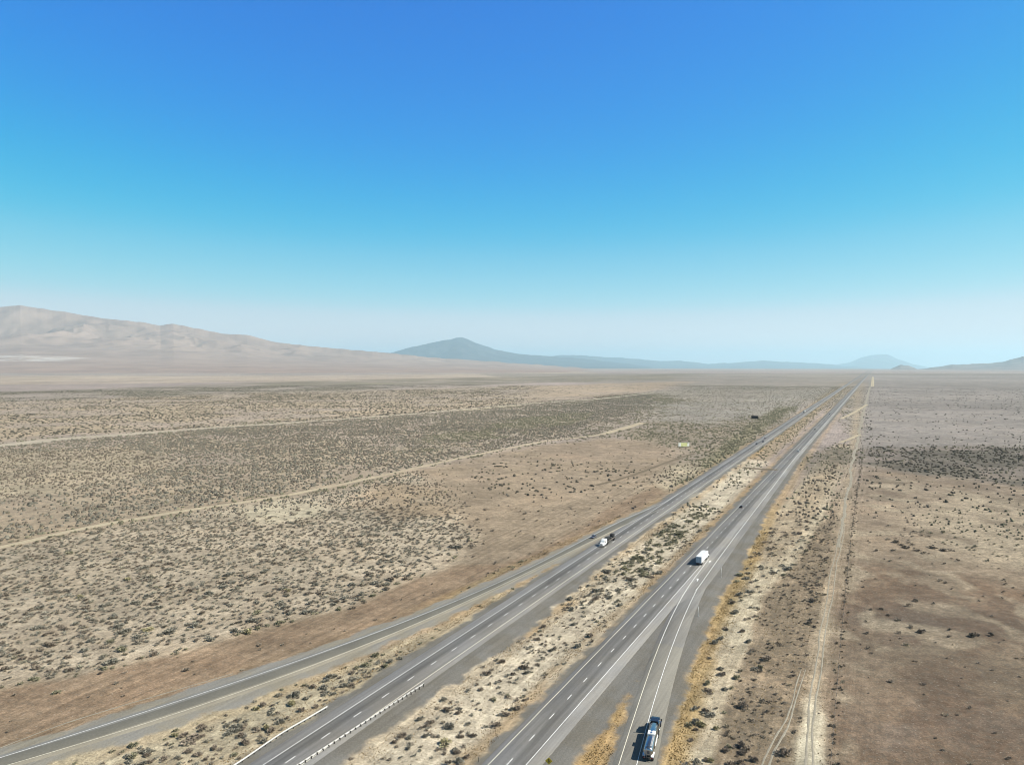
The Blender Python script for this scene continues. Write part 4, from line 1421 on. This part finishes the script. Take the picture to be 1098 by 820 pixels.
# on ramp: tanker stands on the shoulder, right of the white line
dt, st_ = loc(693.5, 816.5)
dt2 = float(er_right(np.array([st_]))[0])
dt3 = float(er_right(np.array([st_ + 18]))[0])
rel = math.atan((dt3 - dt2) / 18.0)
put(tanker(), dt2 + 2.35, st_, PHI + rel, z=.155)
_, sb_ = loc(750, 606.5)
put(box_semi('white', 12.4, 'white box semi truck driving away in the right eastbound lane'), -72.5, sb_)
_, sf = loc(641.5, 586.5)
put(flatbed(), (WB_W + WB_D) / 2, sf + 19.2, PHI + PI)
BH = PHI + PI
cars = [
    ('dark_car', 'dark car behind the white box semi truck on the eastbound carriageway', False, loc(804, 545)[1], 'eb', .35),
    ('white_car', 'white car just past the median crossing on the eastbound carriageway', True, loc(861.2, 484.5)[1], 'eb', .75),
    ('dark_car', 'dark car beyond the white car on the eastbound carriageway', False, loc(881.2, 460.9)[1], 'eb', .35),
    ('dark_car', 'farthest dark car on the eastbound carriageway', True, loc(894.3, 444.3)[1], 'eb', .30),
    ('dark_car', 'dark car leading the westbound trio near the green roadside bushes', False, loc(819.3, 476.6)[1], 'wb', .6),
    ('grey_car', 'grey car in the inner lane of the westbound trio', True, loc(826.5, 474.6)[1], 'wb', 1.45),
    ('red_car', 'dark red car last of the westbound trio', False, loc(828.6, 470.6)[1], 'wb', .5),
]
for pm, lab, suv, s, side, k in cars:
    if side == 'eb':
        put(car(pm, lab, suv), EB_Y + (EB_W - EB_Y) * (.25 + .5 * (k > .5)), s)
    else:
        put(car(pm, lab, suv), WB_W + (WB_Y - WB_W) * (.25 if k < 1 else .75), s, BH)
dg, sg = loc(636.8, 576.6)
put(car('grey_car', 'grey car on the off ramp near the flatbed truck', False), float((xr_top(np.array([sg])) + xr_bot(np.array([sg])))[0] / 2), sg, PHI + PI + math.atan(float(np.polyval(np.polyder(xr_t), sg))), .16)
_, s1 = loc(866.5, 442.8)
put(box_semi('black', 14.6, 'distant semi truck with white trailer and dark cab on the westbound carriageway'), (WB_W + WB_D) / 2, s1 + 20, BH)
_, s2 = loc(902.3, 415.0)
put(box_semi('white', 14.6, 'farthest white semi truck on the westbound carriageway near the horizon'), (WB_W + WB_D) / 2, s2 + 20, BH)


# ------------------------------------------------------------------ guardrails
def guardrail(sight, side, label, flare):
    """w-beam rail; posts stand on the side away from the traffic"""
    P = catmull(pts(sight), .003, .6)
    L = np.r_[0, np.cumsum(np.linalg.norm(np.diff(P, axis=0), axis=1))]
    root = empty('guardrail', label, 'guardrail', 'guardrails beside the westbound carriageway')
    org = P[0]; root.location = (org[0], org[1], float(height(np.array([org[0]]), np.array([org[1]]))[0][0]))
    z0 = root.location.z
    def pt(t):
        p = np.array([np.interp(t, L, P[:, 0]), np.interp(t, L, P[:, 1])]); q = np.array([np.interp(t + .3, L, P[:, 0]), np.interp(t + .3, L, P[:, 1])]) - np.array([np.interp(t - .3, L, P[:, 0]), np.interp(t - .3, L, P[:, 1])])
        q /= np.hypot(*q) + 1e-9
        return p, q, np.array([q[1], -q[0]])
    prof = [(0, .43), (.075, .50), (.075, .565), (0, .64), (.075, .715), (.075, .78), (0, .85)]
    rings = []
    for t in np.arange(0, L[-1] + .01, .95):
        p, q, n = pt(t)
        zz = float(height(np.array([p[0]]), np.array([p[1]]))[0][0])
        zz = .02
        ring = [(p[0] + n[0] * (side * o_), p[1] + n[1] * (side * o_), zz + z_) for o_, z_ in prof] + [(p[0] + n[0] * (side * (o_ - .025)), p[1] + n[1] * (side * (o_ - .025)), zz + z_) for o_, z_ in prof[::-1]]
        rings.append([(a_ - org[0], b_ - org[1], c_ - z0) for a_, b_, c_ in ring])
    MB().loft(rings).build('rail', M['galv'], root)
    for t in np.arange(.4, L[-1], 1.905):
        p, q, n = pt(t)
        gzz = float(height(np.array([p[0]]), np.array([p[1]]))[0][0])
        b = MB()
        ang = math.atan2(q[1], q[0])
        def bx(off, zz, sx, sy, sz):
            cx, cy = p[0] - n[0] * side * off - org[0], p[1] - n[1] * side * off - org[1]
            ca, sa_ = math.cos(ang), math.sin(ang)
            vs = []
            for dz in (-sz / 2, sz / 2):
                for ax, ay in ((-1, -1), (1, -1), (1, 1), (-1, 1)):
                    lx, ly = ax * sx / 2, ay * sy / 2
                    vs.append((cx + lx * ca - ly * sa_, cy + lx * sa_ + ly * ca, zz + dz - z0))
            return vs
        F_ = [(3, 2, 1, 0), (4, 5, 6, 7), (0, 1, 5, 4), (1, 2, 6, 5), (2, 3, 7, 6), (3, 0, 4, 7)]
        b.add(bx(.10, .62, .13, .18, .34), F_)
        b.add(bx(.28, (gzz - .1 + .74) / 2, .16, .18, .74 - gzz + .1), F_)
        b.build('post', M['wood_post'], root)
    return root


guardrail([(454.5, 735), (440, 744), (400, 770), (360, 796), (320, 822), (270, 855)], 1, 'white guardrail with dark timber posts along the median edge', 0)
guardrail([(351, 759.5), (330, 772), (300, 789.5), (257, 819), (215, 845)], -1, 'white guardrail flaring off the outer shoulder of the westbound carriageway', 0)


# ------------------------------------------------------------------ signs, poles, fence, billboards
def pole(px, py, h, label, r=.055):
    x, y = at(px, py); z = float(height(np.array([x]), np.array([y]))[0][0])
    root = empty('marker_pole', label, 'pole', 'slim white marker poles right of the on ramp'); root.location = (x, y, z)
    MB().tube((0, 0, 0), (0, 0, h), r, 10).build('post', M['white'], root, True)
    MB().tube((.0, 0, -.2), (.0, 0, .16), .30, 12, .26).build('footing', M['concrete'], root)
    MB().box((0, .0, h + .05), (.2, .05, .5)).build('marker_plate', M['galv'], root)
    return root


pole(748.9, 660, 3.5, 'slim white pole at the gravel edge, nearer of the two right of the ramp')
pole(773.4, 618.4, 4.2, 'slim white pole on gravel near the lane arrows, farther of the two')


def warning_sign(px, py, label):
    x, y = at(px, py); z = float(height(np.array([x]), np.array([y]))[0][0])
    root = empty('warning_sign', label, 'sign'); root.location = (x, y, z); root.rotation_euler = (0, 0, -math.radians(10))
    p = MB(); p.box((0, .04, 1.3), (.09, .06, 2.8)); p.build('post', M['galv'], root)
    k = .86; t = .02
    def dia(s, y0, y1):
        return MB().add([(0, y0, 2.35 - s), (s, y0, 2.35), (0, y0, 2.35 + s), (-s, y0, 2.35), (0, y1, 2.35 - s), (s, y1, 2.35), (0, y1, 2.35 + s), (-s, y1, 2.35)],
                        [(0, 1, 2, 3), (7, 6, 5, 4), (0, 4, 5, 1), (1, 5, 6, 2), (2, 6, 7, 3), (3, 7, 4, 0)])
    dia(k, -.02, .0).build('plate', M['yellow'], root)
    b = MB()
    def bar(pts_, yy=-.026):
        n = len(pts_); b.add([(a, yy, c) for a, c in pts_] + [(a, yy + .004, c) for a, c in pts_], [tuple(range(n)), tuple(range(2 * n - 1, n - 1, -1))] + [(i, i + n, (i + 1) % n + n, (i + 1) % n) for i in range(n)])
    bar([(-.10, 1.95), (.06, 1.95), (.06, 2.55), (-.10, 2.55)])
    bar([(-.24, 2.52), (.20, 2.52), (-.02, 2.86)])
    bar([(.30, 1.98), (.40, 2.08), (.11, 2.38), (.07, 2.26)])
    b.build('merge_symbol', M['sign_black'], root)
    return root


warning_sign(588.5, 825.5, 'yellow diamond warning sign with black merge arrow by the gravel wedge')


def back_sign(px, py, w, h, z1, label, heading):
    x, y = at(px, py); z = float(height(np.array([x]), np.array([y]))[0][0])
    root = empty('road_sign', label, 'sign', 'road signs seen from behind'); root.location = (x, y, z); root.rotation_euler = (0, 0, -heading)
    MB().box((0, .06, z1 + h / 2), (w, .05, h)).build('panel', M['sign_back'], root)
    for s in (-1, 1):
        MB().box((s * w * .33, 0, (z1 + h) / 2 - .1), (.12, .06, z1 + h - .1)).build('post', M['wood_post'], root)
    return root


back_sign(719.6, 523.6, 2.6, 1.3, 1.6, 'dark back of a two post road sign beyond the off ramp nose', PHI)
back_sign(678.6, 547.3, 1.9, 1.1, 1.5, 'small back of a two post road sign left of the off ramp', PHI)
x, y = at(513, 816); z = float(height(np.array([x]), np.array([y]))[0][0])
root = empty('delineator', 'short dark delineator post on the median beside the eastbound carriageway', 'marker'); root.location = (x, y, z)
MB().box((0, 0, .6), (.1, .03, 1.3)).build('post', M['wood_post'], root); MB().box((0, -.03, 1.12), (.085, .02, .16)).build('reflector', M['galv'], root)


def billboard(px, py, w, h, z1, yaw, face, label, marks):
    x, y = at(px, py); z = float(height(np.array([x]), np.array([y]))[0][0])
    root = empty('billboard', label, 'billboard'); root.location = (x, y, z); root.rotation_euler = (0, 0, yaw)
    MB().box((0, 0, z1 + h / 2), (w, .25, h)).build('panel', M[face], root)
    fr = MB()
    for zz in (z1 - .08, z1 + h + .08): fr.box((0, 0, zz), (w + .3, .4, .16))
    for s in (-1, 1): fr.box((s * (w / 2 + .08), 0, z1 + h / 2), (.16, .4, h - .002))
    fr.build('frame', M['board_dark'] if face == 'board_dark' else M['board_white'], root)
    n = 4
    for k in range(n):
        MB().box((-w * .38 + k * w * .76 / (n - 1), .42, (z1 + h) / 2 - .3), (.3, .35, z1 + h - .6)).build('post', M['wood_post'], root)
    ct = MB(); ct.box((0, -.55, z1 - .2), (w, .7, .06)); ct.build('catwalk', M['wood_post'], root)
    for nm, cx, cz, sw, sh, mt in marks:
        MB().box((cx, -.14, z1 + cz), (sw, .03, sh)).build(nm, M[mt], root)
    return root


billboard(733.3, 478.6, 13.2, 4.2, .9, math.radians(14), 'board_yellow', 'pale yellow billboard standing low at the edge of the tan field',
          [('white_panel', -5.2, 2.1, 2.6, 4.0, 'board_white'), ('white_panel', 5.4, 2.0, 2.2, 3.8, 'board_white'), ('black_mark', 4.6, 3.7, .9, .7, 'sign_black'), ('black_mark', -6.0, .6, .9, .8, 'sign_black')])
billboard(809.2, 449.0, 10.6, 4.6, 1.4, -PHI * .6, 'board_dark', 'dark billboard seen from behind on the grey flat beyond the highway', [])


def fence():
    root = empty('wire_fence', 'long wire fence with thin posts between the pale track and brown field', 'fence')
    C = catmull(TRACK_FENCE, .002, 1.0)
    L = np.r_[0, np.cumsum(np.linalg.norm(np.diff(C, axis=0), axis=1))]
    org = C[0]; root.location = (org[0], org[1], 0)
    w = MB(); P = []
    ts = np.arange(0, 490, 4.9)
    for t in ts[:100]:
        x, y = np.interp(t, L, C[:, 0]), np.interp(t, L, C[:, 1]); P.append((x, y, float(height(np.array([x]), np.array([y]))[0][0])))
    for x, y, z in P:
        MB().tube((x - org[0], y - org[1], z - .2), (x - org[0], y - org[1], z + 1.35), .05, 6).build('post', M['wood_post'], root)
    for k in (.4, .8, 1.2):
        for a, b in zip(P[:-1], P[1:]):
            w.tube((a[0] - org[0] + .05, a[1] - org[1], a[2] + k), (b[0] - org[0] + .05, b[1] - org[1], b[2] + k), .006, 3)
    w.build('wire', M['sign_back'], root)


fence()

# ------------------------------------------------------------------ air, sky, sun
SUN_EL, SUN_AZ = math.radians(43), math.radians(101)     # azimuth clockwise from +Y


ZTOP = max(max(v.co.z for v in o.data.vertices) for o in bpy.data.objects if o.name.startswith('mountain'))
print('top', ZTOP)


def haze():
    hx, y0, y1, z0, z1 = 100000., -80000., 115000., float(gz.min()) - 30, ZTOP + 60
    m = MB(); m.box((0, (y0 + y1) / 2, (z0 + z1) / 2), (2 * hx, y1 - y0, z1 - z0))
    mat = bpy.data.materials.new('desert haze'); mat.use_nodes = True; nt = mat.node_tree; nt.nodes.clear()
    out = nt.nodes.new('ShaderNodeOutputMaterial'); v = nt.nodes.new('ShaderNodeVolumePrincipled')
    v.inputs['Color'].default_value = (.63, .89, 1.0, 1); v.inputs['Density'].default_value = HAZE
    v.inputs['Anisotropy'].default_value = .2
    nt.links.new(v.outputs[0], out.inputs['Volume'])
    o = m.build('haze', mat)
    tag(o, 'thin blue haze over the plain', None, None, 'stuff')


HAZE = 2.15e-5
haze()

w = bpy.data.worlds.new('World'); scene.world = w; w.use_nodes = True
nt = w.node_tree; bg = nt.nodes['Background']
sky = nt.nodes.new('ShaderNodeTexSky'); sky.sky_type = 'NISHITA'; sky.sun_disc = False
sky.sun_elevation = SUN_EL; sky.sun_rotation = SUN_AZ; sky.altitude = 1300; sky.air_density = 1.0; sky.dust_density = .3; sky.ozone_density = 2.0
N = NT(nt)
hs_ = N.node('ShaderNodeHueSaturation'); hs_.inputs['Saturation'].default_value = 1.45; hs_.inputs['Hue'].default_value = .492
nt.links.new(sky.outputs[0], hs_.inputs['Color'])
sp_ = N.node('ShaderNodeSeparateColor'); nt.links.new(hs_.outputs[0], sp_.inputs[0])
cb_ = N.node('ShaderNodeCombineColor')
fc_ = N.node('ShaderNodeFloatCurve'); fc_.mapping.use_clip = False
cv_ = fc_.mapping.curves[0]
cv_.points[0].location = (0, 0); cv_.points[1].location = (1, .48)
cv_.points.new(.33, .42); cv_.points.new(.55, .45); fc_.mapping.update()
nt.links.new(N.math('DIVIDE', sp_.outputs[2], 10.0), fc_.inputs['Value'])
nt.links.new(N.math('MULTIPLY', fc_.outputs[0], 10.0), cb_.inputs[2])
gc_ = N.node('ShaderNodeFloatCurve'); gc_.mapping.use_clip = False
cv_ = gc_.mapping.curves[0]
cv_.points[0].location = (0, 0); cv_.points[1].location = (1, .46)
cv_.points.new(.165, .159); cv_.points.new(.26, .255); cv_.points.new(.40, .35); cv_.points.new(.55, .405); gc_.mapping.update()
nt.links.new(N.math('DIVIDE', sp_.outputs[1], 10.0), gc_.inputs['Value'])
nt.links.new(N.math('MULTIPLY', gc_.outputs[0], 10.0), cb_.inputs[1])
rc_ = N.node('ShaderNodeFloatCurve'); rc_.mapping.use_clip = False
cv_ = rc_.mapping.curves[0]
cv_.points[0].location = (0, .006); cv_.points[1].location = (1, .42)
cv_.points.new(.047, .012); cv_.points.new(.12, .092); cv_.points.new(.24, .205); cv_.points.new(.38, .35); rc_.mapping.update()
nt.links.new(N.math('DIVIDE', sp_.outputs[0], 10.0), rc_.inputs['Value'])
nt.links.new(N.math('MULTIPLY', rc_.outputs[0], 10.0), cb_.inputs[0])
gm_ = N.node('ShaderNodeTexCoord'); sx_2 = N.node('ShaderNodeSeparateXYZ'); nt.links.new(gm_.outputs['Generated'], sx_2.inputs[0])
up_ = N.ramp(sx_2.outputs[2], .49, .66)
dim_ = N.mix(1.0, sky.outputs[0], (.44, .38, .32), 'MULTIPLY')
nt.links.new(N.mix(up_, cb_.outputs[0], dim_), bg.inputs['Color'])
bg.inputs['Strength'].default_value = .092
sun = bpy.data.lights.new('sun', 'SUN'); sun.energy = 4.2; sun.angle = math.radians(.53); sun.color = (1, .94, .83)
so = bpy.data.objects.new('sun', sun); COL.objects.link(so)
so.rotation_euler = (math.radians(90) - SUN_EL, 0, PI - SUN_AZ)
# the lamp shines along its local -Z; check: direction to the sun
so.location = (300, 0, 300)

cam = bpy.data.cameras.new('camera'); cam.sensor_fit = 'HORIZONTAL'; cam.sensor_width = 36
cam.lens = 36 * F / 1098.0
cam.clip_start = .5; cam.clip_end = 400000
co_ = bpy.data.objects.new('camera', cam); COL.objects.link(co_)
co_.location = (0, 0, H); co_.rotation_euler = (math.radians(90) - PITCH, 0, 0)
scene.camera = co_

scene.view_settings.view_transform = 'Standard'; scene.view_settings.look = 'None'
scene.view_settings.gamma = 1; scene.view_settings.exposure = .96
scene.render.engine = 'CYCLES'
scene.cycles.max_bounces = 4; scene.cycles.diffuse_bounces = 2; scene.cycles.volume_bounces = 1
scene.cycles.use_denoising = True
scene.cycles.denoiser = 'OPENIMAGEDENOISE'
scene.cycles.denoising_input_passes = 'RGB_ALBEDO_NORMAL'
scene.cycles.denoising_prefilter = 'ACCURATE'
scene.cycles.filter_width = 1.05
